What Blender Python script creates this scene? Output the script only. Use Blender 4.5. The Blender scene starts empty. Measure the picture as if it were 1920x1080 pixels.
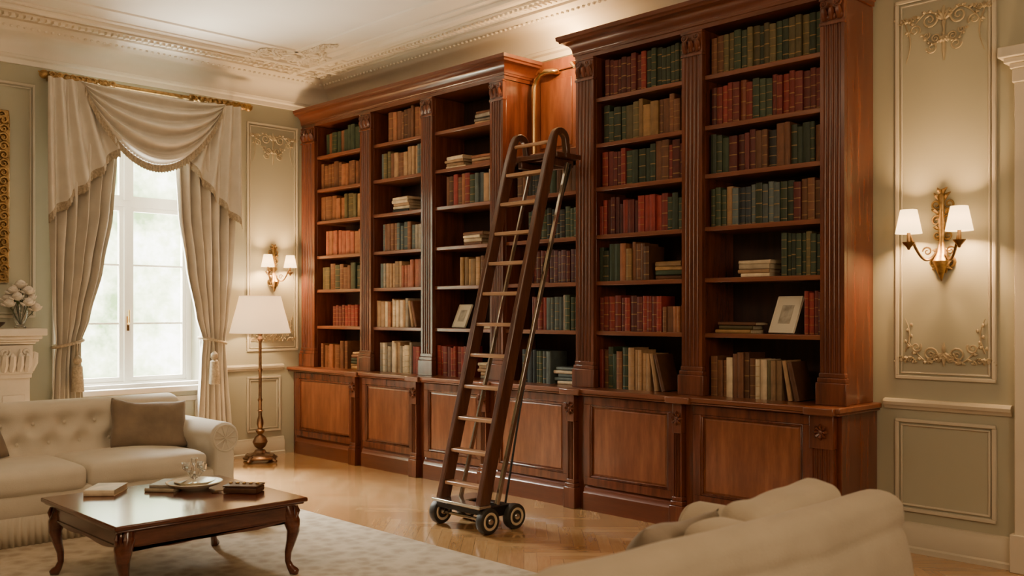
import bpy, bmesh, math, random
from mathutils import Vector, Matrix, Euler, noise as mnoise
R = random.Random(11)
scene = bpy.context.scene
C = scene.collection
pi = math.pi

# ------------------------------------------------------------------ mesh builder
class MB:
    def __init__(s): s.v=[]; s.f=[]; s.m=[]
    def add(s, vs, fs, mi=0):
        o=len(s.v); s.v += [tuple(p) for p in vs]
        s.f += [tuple(i+o for i in f) for f in fs]; s.m += [mi]*len(fs); return s
    def box(s,x0,x1,y0,y1,z0,z1,mi=0):
        vs=[(x,y,z) for x in (x0,x1) for y in (y0,y1) for z in (z0,z1)]
        return s.add(vs,[(0,1,3,2),(4,6,7,5),(0,4,5,1),(2,3,7,6),(0,2,6,4),(1,5,7,3)],mi)
    def prism(s,poly,axis,a,b,mi=0):
        n=len(poly)
        def mp(p,t):
            return (t,p[0],p[1]) if axis=='x' else ((p[0],t,p[1]) if axis=='y' else (p[0],p[1],t))
        vs=[mp(p,a) for p in poly]+[mp(p,b) for p in poly]
        fs=[(i,(i+1)%n,n+(i+1)%n,n+i) for i in range(n)]+[tuple(range(n))[::-1],tuple(range(n,2*n))]
        return s.add(vs,fs,mi)
    def tube(s,pts,r,n=8,mi=0,flat=1.0):
        pts=[Vector(p) for p in pts]; k=len(pts)
        rs=r if isinstance(r,(list,tuple)) else [r]*k
        vs=[]; up=None
        for i,p in enumerate(pts):
            t=(pts[min(i+1,k-1)]-pts[max(i-1,0)])
            if t.length<1e-9: t=Vector((0,0,1))
            t.normalize()
            if up is None:
                up=Vector((0,0,1)) if abs(t.z)<.9 else Vector((1,0,0))
            a=up-t*up.dot(t)
            if a.length<1e-6: a=Vector((1,0,0))-t*t.x
            a.normalize(); b=t.cross(a); up=a
            for j in range(n):
                an=2*pi*j/n
                vs.append(p+a*math.cos(an)*rs[i]+b*math.sin(an)*rs[i]*flat)
        fs=[(i*n+j,i*n+(j+1)%n,(i+1)*n+(j+1)%n,(i+1)*n+j) for i in range(k-1) for j in range(n)]
        fs+=[tuple(range(n))[::-1],tuple(range((k-1)*n,k*n))]
        return s.add(vs,fs,mi)
    def lathe(s,prof,c=(0,0,0),n=20,mi=0,axis='z',close=True):
        vs=[];k=len(prof)
        for r,z in prof:
            for j in range(n):
                a=2*pi*j/n; x,y=r*math.cos(a),r*math.sin(a)
                if axis=='z': p=(c[0]+x,c[1]+y,c[2]+z)
                elif axis=='x': p=(c[0]+z,c[1]+x,c[2]+y)
                else: p=(c[0]+x,c[1]+z,c[2]+y)
                vs.append(p)
        fs=[(i*n+j,i*n+(j+1)%n,(i+1)*n+(j+1)%n,(i+1)*n+j) for i in range(k-1) for j in range(n)]
        if close: fs+=[tuple(range(n))[::-1],tuple(range((k-1)*n,k*n))]
        return s.add(vs,fs,mi)
    def blob(s,c,r,n=6,rot=None,mi=0):
        vs=[];m=2*n
        for i in range(n+1):
            th=pi*i/n
            for j in range(m):
                ph=2*pi*j/m
                p=Vector((r[0]*math.sin(th)*math.cos(ph),r[1]*math.sin(th)*math.sin(ph),r[2]*math.cos(th)))
                if rot: p=rot@p
                vs.append(p+Vector(c))
        fs=[(i*m+j,i*m+(j+1)%m,(i+1)*m+(j+1)%m,(i+1)*m+j) for i in range(n) for j in range(m)]
        return s.add(vs,fs,mi)
    def grid(s,fn,nu,nv,mi=0,wrap=False):
        vs=[fn(i/nu,j/nv) for j in range(nv+1) for i in range(nu+1)]
        w=nu+1
        return s.add(vs,[(j*w+i,j*w+i+1,(j+1)*w+i+1,(j+1)*w+i) for j in range(nv) for i in range(nu)],mi)
    def rbox(s,cx,cy,cz,sx,sy,sz,r,n=8,bulge=0.0,mi=0,bz=1):
        hf=Vector((sx/2,sy/2,sz/2)); hi=Vector([max(h-r,0) for h in hf]); ax=[math.sin(pi/2*(2*i/n-1)) for i in range(n+1)]
        for a in range(3):
            for sg in (-1,1):
                vs=[]
                for u in ax:
                    for v in ax:
                        p=[0,0,0]; p[a]=sg; p[(a+1)%3]=u; p[(a+2)%3]=v
                        q=Vector([p[k]*hf[k] for k in range(3)])
                        inn=Vector([max(-hi[k],min(hi[k],q[k])) for k in range(3)])
                        d=q-inn
                        if d.length>1e-9: q=inn+d.normalized()*r
                        fx,fy,fz=[1-(q[k]/hf[k])**2 for k in range(3)]
                        if bulge:
                            q.z+=bulge*(q.z/hf.z)*fx*fy; q.y+=bulge*.6*(q.y/hf.y)*fx*fz
                        vs.append(q+Vector((cx,cy,cz)))
                w=n+1
                s.add(vs,[(i*w+j,i*w+j+1,(i+1)*w+j+1,(i+1)*w+j) for i in range(n) for j in range(n)],mi)
        return s
    def loft(s,prof,axis,a,b,r,k=5,mi=0):
        n=len(prof); cx=sum(p[0] for p in prof)/n; cz=sum(p[1] for p in prof)/n
        size=max(max(abs(p[0]-cx) for p in prof),.05)
        secs=[]
        for i in range(k+1):
            an=pi/2*i/k; secs.append((a+r*(1-math.cos(an)),1-(r-r*math.sin(an))/size))
        sec2=[(b-(t-a),sc) for t,sc in secs][::-1]
        vs=[]
        al=secs+sec2
        for t,sc in al:
            for p in prof:
                q=(cx+(p[0]-cx)*sc,cz+(p[1]-cz)*sc)
                vs.append((t,q[0],q[1]) if axis=='x' else (q[0],t,q[1]))
        m=len(al)
        fs=[(i*n+j,i*n+(j+1)%n,(i+1)*n+(j+1)%n,(i+1)*n+j) for i in range(m-1) for j in range(n)]
        fs+=[tuple(range(n))[::-1],tuple(range((m-1)*n,m*n))]
        return s.add(vs,fs,mi)
    def build(s,name,mat,parent=None,local=False,bevel=0,smooth=True,fix=True,kind=None,ang=38,solid=0,lump=None):
        if lump:
            am,sc=lump; s.v=[tuple(Vector(v)+mnoise.noise_vector(Vector(v)*sc+Vector((len(s.v)*.01,0,0)))*am) for v in s.v]
        xs=[v[0] for v in s.v]; ys=[v[1] for v in s.v]; zs=[v[2] for v in s.v]
        c=Vector(((min(xs)+max(xs))/2,(min(ys)+max(ys))/2,min(zs)))
        me=bpy.data.meshes.new(name)
        me.from_pydata([Vector(v)-c for v in s.v],[],s.f)
        for m in (mat if isinstance(mat,(list,tuple)) else [mat]): me.materials.append(m)
        me.polygons.foreach_set('material_index',s.m)
        if fix:
            bm=bmesh.new(); bm.from_mesh(me); bmesh.ops.remove_doubles(bm,verts=bm.verts,dist=1e-5)
            bmesh.ops.recalc_face_normals(bm,faces=bm.faces); bm.to_mesh(me); bm.free()
        if smooth:
            me.polygons.foreach_set('use_smooth',[True]*len(me.polygons))
            me.set_sharp_from_angle(angle=math.radians(ang))
        o=bpy.data.objects.new(name,me); C.objects.link(o)
        if parent:
            o.parent=parent; o.location=c-(Vector((0,0,0)) if local and not wl(parent) else (lw(parent) if local else wloc(parent)))
        else: o.location=c
        if bevel:
            b=o.modifiers.new('bevel','BEVEL'); b.width=bevel; b.segments=2; b.limit_method='ANGLE'
        if solid:
            b=o.modifiers.new('solid','SOLIDIFY'); b.thickness=solid
        if kind: o['kind']=kind
        return o
def wloc(o):
    v=Vector((0,0,0))
    while o: v+=o.location; o=o.parent
    return v
def lw(o):
    v=Vector((0,0,0))
    while o.parent: v+=o.location; o=o.parent
    return v
def wl(o): return o.parent is not None
def tag(o,label,cat,group=None):
    o['label']=label; o['category']=cat
    if group: o['group']=group
    return o
def thing(name,label,cat,loc=(0,0,0),rz=0,group=None):
    o=bpy.data.objects.new(name,None); C.objects.link(o); o.empty_display_size=.1
    o.location=loc; o.rotation_euler=(0,0,rz); return tag(o,label,cat,group)

# ------------------------------------------------------------------ materials
def newmat(name):
    m=bpy.data.materials.new(name); m.use_nodes=True; nt=m.node_tree
    b=nt.nodes['Principled BSDF']; return m,nt,b
def mth(nt,op,a,b=None,clamp=False):
    n=nt.nodes.new('ShaderNodeMath'); n.operation=op; n.use_clamp=clamp
    for i,x in enumerate((a,b)):
        if x is None: continue
        if isinstance(x,(int,float)): n.inputs[i].default_value=x
        else: nt.links.new(x,n.inputs[i])
    return n.outputs[0]
def noise(nt,scale,vec=None,detail=4,stretch=None,rough=.5):
    n=nt.nodes.new('ShaderNodeTexNoise'); n.inputs['Scale'].default_value=scale; n.inputs['Detail'].default_value=detail; n.inputs['Roughness'].default_value=rough
    if vec is None:
        tc=nt.nodes.new('ShaderNodeTexCoord'); vec=tc.outputs['Object']
    if stretch:
        mp=nt.nodes.new('ShaderNodeMapping'); mp.inputs['Scale'].default_value=stretch; nt.links.new(vec,mp.inputs[0]); vec=mp.outputs[0]
    nt.links.new(vec,n.inputs['Vector']); return n.outputs[0]
def ramp(nt,fac,stops):
    r=nt.nodes.new('ShaderNodeValToRGB'); e=r.color_ramp.elements
    while len(e)<len(stops): e.new(.5)
    for i,(p,c) in enumerate(stops): e[i].position=p; e[i].color=(*c,1)
    nt.links.new(fac,r.inputs[0]); return r.outputs[0]
def bump(nt,b,h,strength=.2,dist=.01):
    n=nt.nodes.new('ShaderNodeBump'); n.inputs['Strength'].default_value=strength; n.inputs['Distance'].default_value=dist
    nt.links.new(h,n.inputs['Height']); nt.links.new(n.outputs[0],b.inputs['Normal'])
def simple(name,c,rough=.5,metal=0,var=.12,ns=8,bs=.0,bscale=60,coat=0,spec=.5,sheen=0,trans=0):
    m,nt,b=newmat(name)
    n=noise(nt,ns)
    lo=tuple(max(x*(1-var),0) for x in c); hi=tuple(min(x*(1+var),1) for x in c)
    col=ramp(nt,n,[(.3,lo),(.7,hi)])
    nt.links.new(col,b.inputs['Base Color'])
    b.inputs['Roughness'].default_value=rough; b.inputs['Metallic'].default_value=metal
    b.inputs['Coat Weight'].default_value=coat; b.inputs['Specular IOR Level'].default_value=spec
    b.inputs['Sheen Weight'].default_value=sheen
    if bs: bump(nt,b,noise(nt,bscale),bs,.005)
    if trans:
        tl=nt.nodes.new('ShaderNodeBsdfTranslucent'); nt.links.new(col,tl.inputs[0]); mx=nt.nodes.new('ShaderNodeMixShader'); mx.inputs[0].default_value=trans
        nt.links.new(b.outputs[0],mx.inputs[1]); nt.links.new(tl.outputs[0],mx.inputs[2]); nt.links.new(mx.outputs[0],nt.nodes['Material Output'].inputs[0])
    return m
def wood(name,c1,c2,c3,rough=.3,coat=.3,st=(9,9,.9),sc=2.2,bp=.05):
    m,nt,b=newmat(name)
    n=noise(nt,sc,stretch=st,detail=6,rough=.6)
    n2=noise(nt,sc*14,stretch=(st[0],st[1],st[2]*.6),detail=3)
    f=mth(nt,'ADD',mth(nt,'MULTIPLY',n,.84),mth(nt,'MULTIPLY',n2,.16))
    nt.links.new(ramp(nt,f,[(.32,c1),(.5,c2),(.70,c3)]),b.inputs['Base Color'])
    b.inputs['Roughness'].default_value=rough; b.inputs['Coat Weight'].default_value=coat; b.inputs['Coat Roughness'].default_value=.16
    if bp: bump(nt,b,n2,bp,.003)
    return m
M={}
M['mahog']=wood('mahogany',(.068,.017,.009),(.118,.031,.015),(.175,.050,.024),coat=.5,rough=.27,bp=.03)
M['mahogh']=wood('mahogany_horizontal_grain',(.085,.022,.010),(.118,.031,.014),(.155,.044,.020),coat=.5,st=(.5,6,6),bp=0)
M['shelfw']=wood('mahogany_shelf',(.12,.036,.017),(.175,.056,.026),(.23,.08,.038),rough=.3,coat=.45,st=(.5,6,6),bp=0)
M['mahogp']=wood('figured_mahogany_panel',(.125,.037,.017),(.20,.066,.029),(.29,.108,.047),rough=.28,sc=2.6,coat=.5,st=(5,5,.8),bp=.02)
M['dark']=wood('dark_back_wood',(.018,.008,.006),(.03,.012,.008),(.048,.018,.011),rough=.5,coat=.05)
M['ladder']=wood('ladder_wood',(.045,.015,.009),(.085,.030,.016),(.14,.052,.027),rough=.28,coat=.45)
M['rung']=wood('worn_rung_wood',(.28,.14,.07),(.40,.22,.115),(.48,.29,.16),rough=.4,st=(.9,9,9))
M['table']=wood('table_wood',(.055,.013,.008),(.105,.026,.013),(.16,.045,.022),rough=.14,coat=.7,st=(9,.9,9),bp=0)
M['wall']=simple('sage_wall_paint',(.40,.39,.30),.7,var=.03,ns=2,bs=.03)
M['cream']=simple('cream_moulding_paint',(.55,.505,.405),.6,var=.03,ns=3)
M['ceil']=simple('ceiling_plaster',(.82,.765,.66),.8,var=.03,ns=2)
M['white']=simple('white_window_paint',(.90,.88,.83),.45,var=.02)
M['doorw']=simple('cream_door_paint',(.66,.60,.49),.5,var=.02)
M['marble']=simple('cream_marble',(.76,.70,.61),.35,var=.08,ns=5)
M['gold']=simple('antique_gold',(.34,.215,.085),.42,metal=.8,var=.45,ns=30,bs=.3,bscale=50)
M['brass']=simple('polished_brass',(.60,.40,.17),.25,metal=1,var=.1)
M['bronze']=simple('aged_bronze',(.20,.125,.06),.36,metal=.85,var=.3,ns=30)
M['lampb']=simple('lamp_bronze',(.22,.13,.075),.28,metal=.85,var=.25,ns=20)
M['gilt']=simple('pale_gilt_plaster',(.43,.355,.23),.6,metal=.0,var=.10,ns=20)
M['iron']=simple('black_iron',(.02,.018,.016),.4,metal=.7)
M['rubber']=simple('black_rubber',(.022,.02,.018),.5)
M['steel']=simple('bright_steel',(.50,.46,.40),.2,metal=.95)
M['hub']=simple('cream_enamel_hub',(.55,.45,.31),.35)
M['sofa']=simple('cream_upholstery',(.57,.51,.41),.85,var=.05,ns=6,bs=.25,bscale=160,sheen=.2)
M['sofa2']=simple('oatmeal_upholstery',(.40,.33,.24),.9,var=.06,ns=5,bs=.35,bscale=120,sheen=.15)
M['pillow']=simple('taupe_velvet',(.19,.138,.09),.8,var=.2,ns=7,bs=.2,sheen=.2)
M['pillow2']=simple('grey_beige_velvet',(.20,.152,.108),.8,var=.2,ns=7,bs=.2,sheen=.2)
M['curtain']=simple('silver_beige_silk',(.585,.54,.465),.5,var=.08,ns=7,bs=.08,bscale=30,sheen=.2)
M['fringe']=simple('bronze_fringe',(.36,.295,.21),.7,var=.3,ns=60)
M['glass']=simple('clear_glass',(.9,.9,.88),.05)
b=M['glass'].node_tree.nodes['Principled BSDF']; b.inputs['Transmission Weight'].default_value=.95; b.inputs['IOR'].default_value=1.45
M['paper']=simple('page_paper',(.50,.41,.28),.85,var=.1,ns=50)
M['porc']=simple('ivory_porcelain',(.66,.60,.47),.2)
M['petal']=simple('white_petal',(.82,.76,.68),.7,var=.06,trans=.2)
M['leaf']=simple('dark_leaf',(.06,.09,.035),.6)
M['mirror']=simple('mirror_glass',(.6,.58,.52),.06,metal=1,var=.02)
M['soot']=simple('firebox_soot',(.02,.017,.015),.9)
M['photo']=simple('sketch_paper',(.34,.30,.24),.7,var=.5,ns=14)
M['mat']=simple('picture_mount',(.62,.55,.43),.7,var=.02)
M['dbox']=simple('dark_leather',(.07,.03,.015),.4,var=.3,ns=20)
m,nt,b=newmat('window_glass')
tr=nt.nodes.new('ShaderNodeBsdfTransparent'); gl=nt.nodes.new('ShaderNodeBsdfGlossy'); gl.inputs['Roughness'].default_value=.03
mx=nt.nodes.new('ShaderNodeMixShader'); mx.inputs[0].default_value=.04
nt.links.new(tr.outputs[0],mx.inputs[1]); nt.links.new(gl.outputs[0],mx.inputs[2]); nt.links.new(mx.outputs[0],nt.nodes['Material Output'].inputs[0]); M['pane']=m
def shade_mat(name,c,em,strength):
    m,nt,b=newmat(name)
    df=nt.nodes.new('ShaderNodeBsdfDiffuse'); df.inputs[0].default_value=(*c,1)
    tl=nt.nodes.new('ShaderNodeBsdfTranslucent'); tl.inputs[0].default_value=(*c,1)
    e=nt.nodes.new('ShaderNodeEmission'); e.inputs[0].default_value=(*em,1); e.inputs[1].default_value=strength
    mx=nt.nodes.new('ShaderNodeMixShader'); mx.inputs[0].default_value=.5
    ad=nt.nodes.new('ShaderNodeAddShader')
    nt.links.new(df.outputs[0],mx.inputs[1]); nt.links.new(tl.outputs[0],mx.inputs[2])
    nt.links.new(mx.outputs[0],ad.inputs[0]); nt.links.new(e.outputs[0],ad.inputs[1])
    nt.links.new(ad.outputs[0],nt.nodes['Material Output'].inputs[0]); return m
M['shade']=shade_mat('lit_sconce_shade',(.85,.75,.6),(1,.70,.34),2.8)
M['lshade']=shade_mat('lit_lamp_shade',(.85,.76,.62),(1,.76,.5),.5)
M['bulb']=shade_mat('lit_bulb',(.9,.8,.6),(1,.7,.35),25)
# floor herringbone
m,nt,b=newmat('herringbone_parquet')
tc=nt.nodes.new('ShaderNodeTexCoord'); mp=nt.nodes.new('ShaderNodeMapping'); mp.inputs['Rotation'].default_value=(0,0,pi/4); w=1/.08; mp.inputs['Scale'].default_value=(w,w,w)
nt.links.new(tc.outputs['Object'],mp.inputs[0]); sp=nt.nodes.new('ShaderNodeSeparateXYZ'); nt.links.new(mp.outputs[0],sp.inputs[0])
u,v=sp.outputs[0],sp.outputs[1]; n=6
i=mth(nt,'FLOOR',u); j=mth(nt,'FLOOR',v); fu=mth(nt,'FRACT',u); fv=mth(nt,'FRACT',v)
mm=mth(nt,'FLOORED_MODULO',mth(nt,'SUBTRACT',i,j),2*n); h=mth(nt,'LESS_THAN',mm,n-.5); nh=mth(nt,'SUBTRACT',1,h)
ida=mth(nt,'SUBTRACT',i,mth(nt,'MULTIPLY',h,mm)); idb=mth(nt,'ADD',j,mth(nt,'MULTIPLY',nh,mm))
ac=mth(nt,'ADD',mth(nt,'MULTIPLY',h,fv),mth(nt,'MULTIPLY',nh,fu))
al=mth(nt,'ADD',mth(nt,'MULTIPLY',h,mth(nt,'ADD',mm,fu)),mth(nt,'MULTIPLY',nh,mth(nt,'ADD',mth(nt,'SUBTRACT',2*n-1,mm),fv)))
cb=nt.nodes.new('ShaderNodeCombineXYZ'); nt.links.new(ida,cb.inputs[0]); nt.links.new(idb,cb.inputs[1]); nt.links.new(h,cb.inputs[2])
wn=nt.nodes.new('ShaderNodeTexWhiteNoise'); nt.links.new(cb.outputs[0],wn.inputs[0]); rnd=wn.outputs[0]
cv=nt.nodes.new('ShaderNodeCombineXYZ'); nt.links.new(mth(nt,'MULTIPLY',al,.35),cv.inputs[0]); nt.links.new(mth(nt,'MULTIPLY',ac,3.5),cv.inputs[1]); nt.links.new(mth(nt,'MULTIPLY',rnd,80),cv.inputs[2])
gr=noise(nt,1.6,vec=cv.outputs[0],detail=5)
f=mth(nt,'ADD',mth(nt,'ADD',mth(nt,'MULTIPLY',rnd,.38),mth(nt,'MULTIPLY',gr,.5)),mth(nt,'MULTIPLY',h,.08))
e1=mth(nt,'MINIMUM',ac,mth(nt,'SUBTRACT',1,ac)); e2=mth(nt,'MINIMUM',al,mth(nt,'SUBTRACT',n,al)); gap=mth(nt,'LESS_THAN',mth(nt,'MINIMUM',e1,e2),.02)
col=ramp(nt,f,[(.2,(.37,.205,.085)),(.5,(.465,.275,.122)),(.8,(.54,.345,.168))])
mxc=nt.nodes.new('ShaderNodeMix'); mxc.data_type='RGBA'; nt.links.new(mth(nt,'MULTIPLY',gap,.45),mxc.inputs[0]); nt.links.new(col,mxc.inputs[6]); mxc.inputs[7].default_value=(.17,.08,.03,1)
nt.links.new(mxc.outputs[2],b.inputs['Base Color']); b.inputs['Roughness'].default_value=.18; b.inputs['Coat Weight'].default_value=.75; b.inputs['Coat Roughness'].default_value=.10
M['floor']=m
# rug
m,nt,b=newmat('woven_rug')
vo=nt.nodes.new('ShaderNodeTexVoronoi'); vo.inputs['Scale'].default_value=10; tc=nt.nodes.new('ShaderNodeTexCoord'); nt.links.new(tc.outputs['Object'],vo.inputs['Vector'])
n1=noise(nt,18,detail=4,rough=.55)
f=mth(nt,'ADD',mth(nt,'MULTIPLY',vo.outputs[0],.5),mth(nt,'MULTIPLY',n1,.45))
nt.links.new(ramp(nt,f,[(.32,(.33,.27,.195)),(.48,(.42,.355,.265)),(.62,(.475,.41,.315))]),b.inputs['Base Color']); b.inputs['Roughness'].default_value=.95
bump(nt,b,noise(nt,260),.2,.003); M['rug']=m
# book covers
PAL={'dark green':(.030,.044,.024),'deep red':(.17,.022,.016),'burgundy':(.095,.017,.014),'brown':(.125,.052,.025),'tan':(.29,.175,.092),
'olive':(.092,.074,.032),'cream':(.52,.42,.29),'slate blue':(.07,.09,.09),'navy':(.020,.027,.033),'orange-brown':(.22,.084,.036),'ochre':(.25,.145,.056),
'plum':(.10,.044,.056),'grey':(.22,.19,.155),'terracotta':(.23,.07,.038),'black':(.016,.015,.014)}
BM={}
for k,c in PAL.items():
    m,nt,b=newmat('book_'+k.replace(' ','_').replace('-','_'))
    uvn=nt.nodes.new('ShaderNodeUVMap'); uvn.uv_map='UVMap'; s_=nt.nodes.new('ShaderNodeSeparateXYZ'); nt.links.new(uvn.outputs[0],s_.inputs[0])
    oi=nt.nodes.new('ShaderNodeObjectInfo')
    cnt=mth(nt,'ADD',3,mth(nt,'FLOOR',mth(nt,'MULTIPLY',oi.outputs['Random'],3)))
    fr=mth(nt,'FRACT',mth(nt,'ADD',mth(nt,'MULTIPLY',s_.outputs[1],cnt),mth(nt,'MULTIPLY',oi.outputs['Random'],.45))); dd=mth(nt,'ABSOLUTE',mth(nt,'SUBTRACT',fr,.5)); band=mth(nt,'LESS_THAN',dd,.04)
    band=mth(nt,'MULTIPLY',band,mth(nt,'GREATER_THAN',s_.outputs[0],1.35))
    nz=noise(nt,14); col=ramp(nt,nz,[(.3,tuple(x*.75 for x in c)),(.7,tuple(min(1,x*1.25) for x in c))])
    hs=nt.nodes.new('ShaderNodeHueSaturation'); nt.links.new(col,hs.inputs['Color'])
    nt.links.new(mth(nt,'ADD',.6,mth(nt,'MULTIPLY',oi.outputs['Random'],.8)),hs.inputs['Value'])
    mxc=nt.nodes.new('ShaderNodeMix'); mxc.data_type='RGBA'; nt.links.new(mth(nt,'MULTIPLY',band,.65),mxc.inputs[0]); nt.links.new(hs.outputs[0],mxc.inputs[6]); mxc.inputs[7].default_value=(.34,.205,.075,1)
    nt.links.new(mxc.outputs[2],b.inputs['Base Color']); nt.links.new(mth(nt,'MULTIPLY',band,.35),b.inputs['Metallic']); b.inputs['Roughness'].default_value=.5; b.inputs['Specular IOR Level'].default_value=.35
    BM[k]=m

# ------------------------------------------------------------------ room shell
CZ=3.95; XR=10.6; YF=-7.6
MB().box(-.3,XR+.15,YF-.15,.15,-.1,0).build('floor',M['floor'],kind='structure',smooth=False)
MB().box(-.3,XR+.15,YF-.15,.15,CZ,CZ+.1).build('ceiling',M['ceil'],kind='structure',smooth=False)
MB().box(-.3,XR+.15,0,.15,0,CZ).build('wall_back',M['wall'],kind='structure',smooth=False)
W0,W1,WZ0,WZ1=-2.85,-1.55,.78,3.30
mb=MB(); mb.box(-.3,0,YF-.15,W0,0,CZ); mb.box(-.3,0,W1,0,0,CZ); mb.box(-.3,0,W0,W1,0,WZ0); mb.box(-.3,0,W0,W1,WZ1,CZ)
mb.build('wall_left',M['wall'],kind='structure',smooth=False)
MB().box(XR,XR+.15,YF,0,0,CZ).build('wall_right',M['wall'],kind='structure',smooth=False)
MB().box(0,XR,YF-.15,YF,0,CZ).build('wall_front',M['wall'],kind='structure',smooth=False)

def crown(plane,a,b,name):
    pf=[(0,3.66),(.025,3.66),(.03,3.70),(.06,3.71),(.07,3.73)]
    for k in range(7):
        an=pi/2*k/6; pf.append((.08+.17*(1-math.cos(an)),3.73+.14*math.sin(an)))
    pf+=[(.28,3.88),(.30,3.90),(.36,3.91),(.40,3.93),(.40,3.949),(0,3.949)]
    mb=MB()
    def ext(poly):
        if plane=='B': mb.prism([(-p,z) for p,z in poly],'x',a,b)
        else: mb.prism(poly,'y',a,b)
    ext(pf)
    ext([(.50,3.949),(.50,3.934),(.60,3.934),(.60,3.949)])
    ext([(.70,3.949),(.71,3.922),(.74,3.914),(.77,3.922),(.78,3.949)])
    ext([(.86,3.949),(.865,3.938),(.885,3.938),(.89,3.949)])
    ext([(1.12,3.949),(1.13,3.936),(1.17,3.936),(1.18,3.949)])
    k=a+.02
    while k<b-.05:
        if plane=='B': mb.box(k,k+.03,-.58,-.52,3.912,3.935); mb.blob((k+.02,-.33,3.898),(.014,.014,.012),4)
        else: mb.box(.52,.58,k,k+.03,3.912,3.935); mb.blob((.33,k+.02,3.898),(.014,.014,.012),4)
        k+=.055
    return mb.build(name,M['ceil'],kind='structure')
crown('B',0,XR,'trim_1'); crown('L',YF,0,'trim_2')
def P_L(a,b,d): return (d,a,b)
def P_B(a,b,d): return (a,-d,b)
def spiral(mb,P,cx,cz,R0,side,up,turns=1.4,r=.008,start=0,n=18,d=.012):
    pts=[];rs=[]
    for k in range(n+1):
        s=k/n; rad=R0*(1-.82*s); an=start+s*turns*2*pi
        pts.append(P(cx+side*rad*math.cos(an),cz+up*rad*math.sin(an),d)); rs.append(r*(1-.35*s))
    mb.tube(pts,rs,6)
def scroll(mb,P,cx,cz,s,up=1,th=.01):
    for side in (-1,1):
        spiral(mb,P,cx+side*s*.36,cz+up*s*.05,s*.2,side,up,1.5,th,pi*.9)
        spiral(mb,P,cx+side*s*.74,cz-up*s*.14,s*.15,side,-up,1.4,th*.85,pi*.8)
        pts=[P(cx+side*s*(.03+.92*t),cz+up*s*(.3*math.sin(t*pi*1.15)-.12*t),.01) for t in [k/14 for k in range(15)]]
        mb.tube(pts,[th*(1.1-.7*k/14) for k in range(15)],6)
        for k in range(6):
            t=.15+.15*k; a=cx+side*s*t; bb=cz+up*s*(.3*math.sin(t*pi*1.15)-.12*t)
            an=side*(.5+.3*k); dx,dz=math.sin(an)*s*.09,up*math.cos(an)*s*.09
            mb.tube([P(a,bb,.008),P(a+dx*.6,bb+dz*.6,.018),P(a+dx*1.3,bb+dz*1.3,.008)],[th*.6,th*1.5,th*.3],6)
    for k in range(5):
        an=(k-2)*.5; L=s*(.36-.05*abs(k-2)); dx,dz=math.sin(an)*L,up*math.cos(an)*L
        mb.tube([P(cx,cz,.01),P(cx+dx*.55,cz+dz*.55,.018),P(cx+dx,cz+dz,.01)],[th*.8,th*1.9,th*.5],6)
    mb.tube([P(cx,cz,.01),P(cx,cz-up*s*.1,.016),P(cx,cz-up*s*.28,.01)],[th*1.2,th*1.8,th*.5],6)
def mbox(mb,pl,a0,a1,b0,b1,d0,d1):
    if pl=='B': mb.box(a0,a1,-d1,-d0,b0,b1)
    else: mb.box(d0,d1,a0,a1,b0,b1)
def mframe(mb,pl,a0,a1,b0,b1,w,d):
    mbox(mb,pl,a0,a1,b1-w,b1,0.001,d); mbox(mb,pl,a0,a1,b0,b0+w,0.001,d); mbox(mb,pl,a0,a0+w,b0+w,b1-w,0.001,d); mbox(mb,pl,a1-w,a1,b0+w,b1-w,0.001,d)
tn=[3]
def wall_panel(pl,a0,a1,b0,b1,top=True,bot=True,plain=False):
    mb=MB(); mframe(mb,pl,a0,a1,b0,b1,.022,.018); mframe(mb,pl,a0+.034,a1-.034,b0+.034,b1-.034,.01,.012)
    o=mb.build('trim_%d'%tn[0],M['cream'],kind='structure',bevel=.004); tn[0]+=1
    if plain: return o
    P0=P_B if pl=='B' else P_L; P=lambda a,b,d:P0(a,b,d*.8); cx=(a0+a1)/2; s=(a1-a0)*.40
    mb=MB()
    if top:
        scroll(mb,P,cx,b1-.17,s,1,.007); scroll(mb,P,cx,b1-.27,s*.6,-1,.006)
        mb.tube([P(cx,b1-.18,.01),P(cx,b1-.36,.012),P(cx,b1-.42,.008)],[.006,.010,.003],6)
        for sd in (-1,1):
            scroll(mb,P,cx+sd*s*.98,b1-.13,s*.3,-1,.005)
            mb.tube([P(cx+sd*s*(.98-.12*math.sin(q/6*pi)),b1-.16-.04*q,.008) for q in range(7)],[.006*(1-q/9) for q in range(7)],5)
            spiral(mb,P,cx+sd*s*.30,b1-.33,.035,sd,-1,1.4,.006,0)
    if bot:
        scroll(mb,P,cx,b0+.17,s*.95,-1,.007); scroll(mb,P,cx,b0+.13,s*.5,1,.006)
        for sd in (-1,1):
            scroll(mb,P,cx+sd*s*.98,b0+.12,s*.3,1,.005)
            mb.tube([P(cx+sd*s*(1.0-.12*math.sin(q/6*pi)),b0+.17+.035*q,.008) for q in range(7)],[.006*(1-q/9) for q in range(7)],5)
            for q in range(5): mb.blob(P(cx+sd*s*(.98-.1*math.sin(q/6*pi))+.014*(-1)**q,b0+.2+.035*q,.008),(.010,.005,.013) if pl=='B' else (.005,.010,.013),4)
    mb.build('scroll_ornament',M['gilt'],o)
    return o
wall_panel('B',6.35,6.95,1.08,3.46); wall_panel('B',6.35,6.95,.25,.83,plain=True)
wall_panel('L',-1.03,-.43,1.09,3.47); wall_panel('L',-1.03,-.64,.25,.83,plain=True)
wall_panel('L',-4.75,-3.09,1.45,3.5,plain=True)
mb=MB()
scroll(mb,lambda a,b_,d:(.0+a,b_,CZ-d),1.0,-1.0,.42,1,.016); scroll(mb,lambda a,b_,d:(b_,a,CZ-d),-1.0,1.0,.36,-1,.014)
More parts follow.
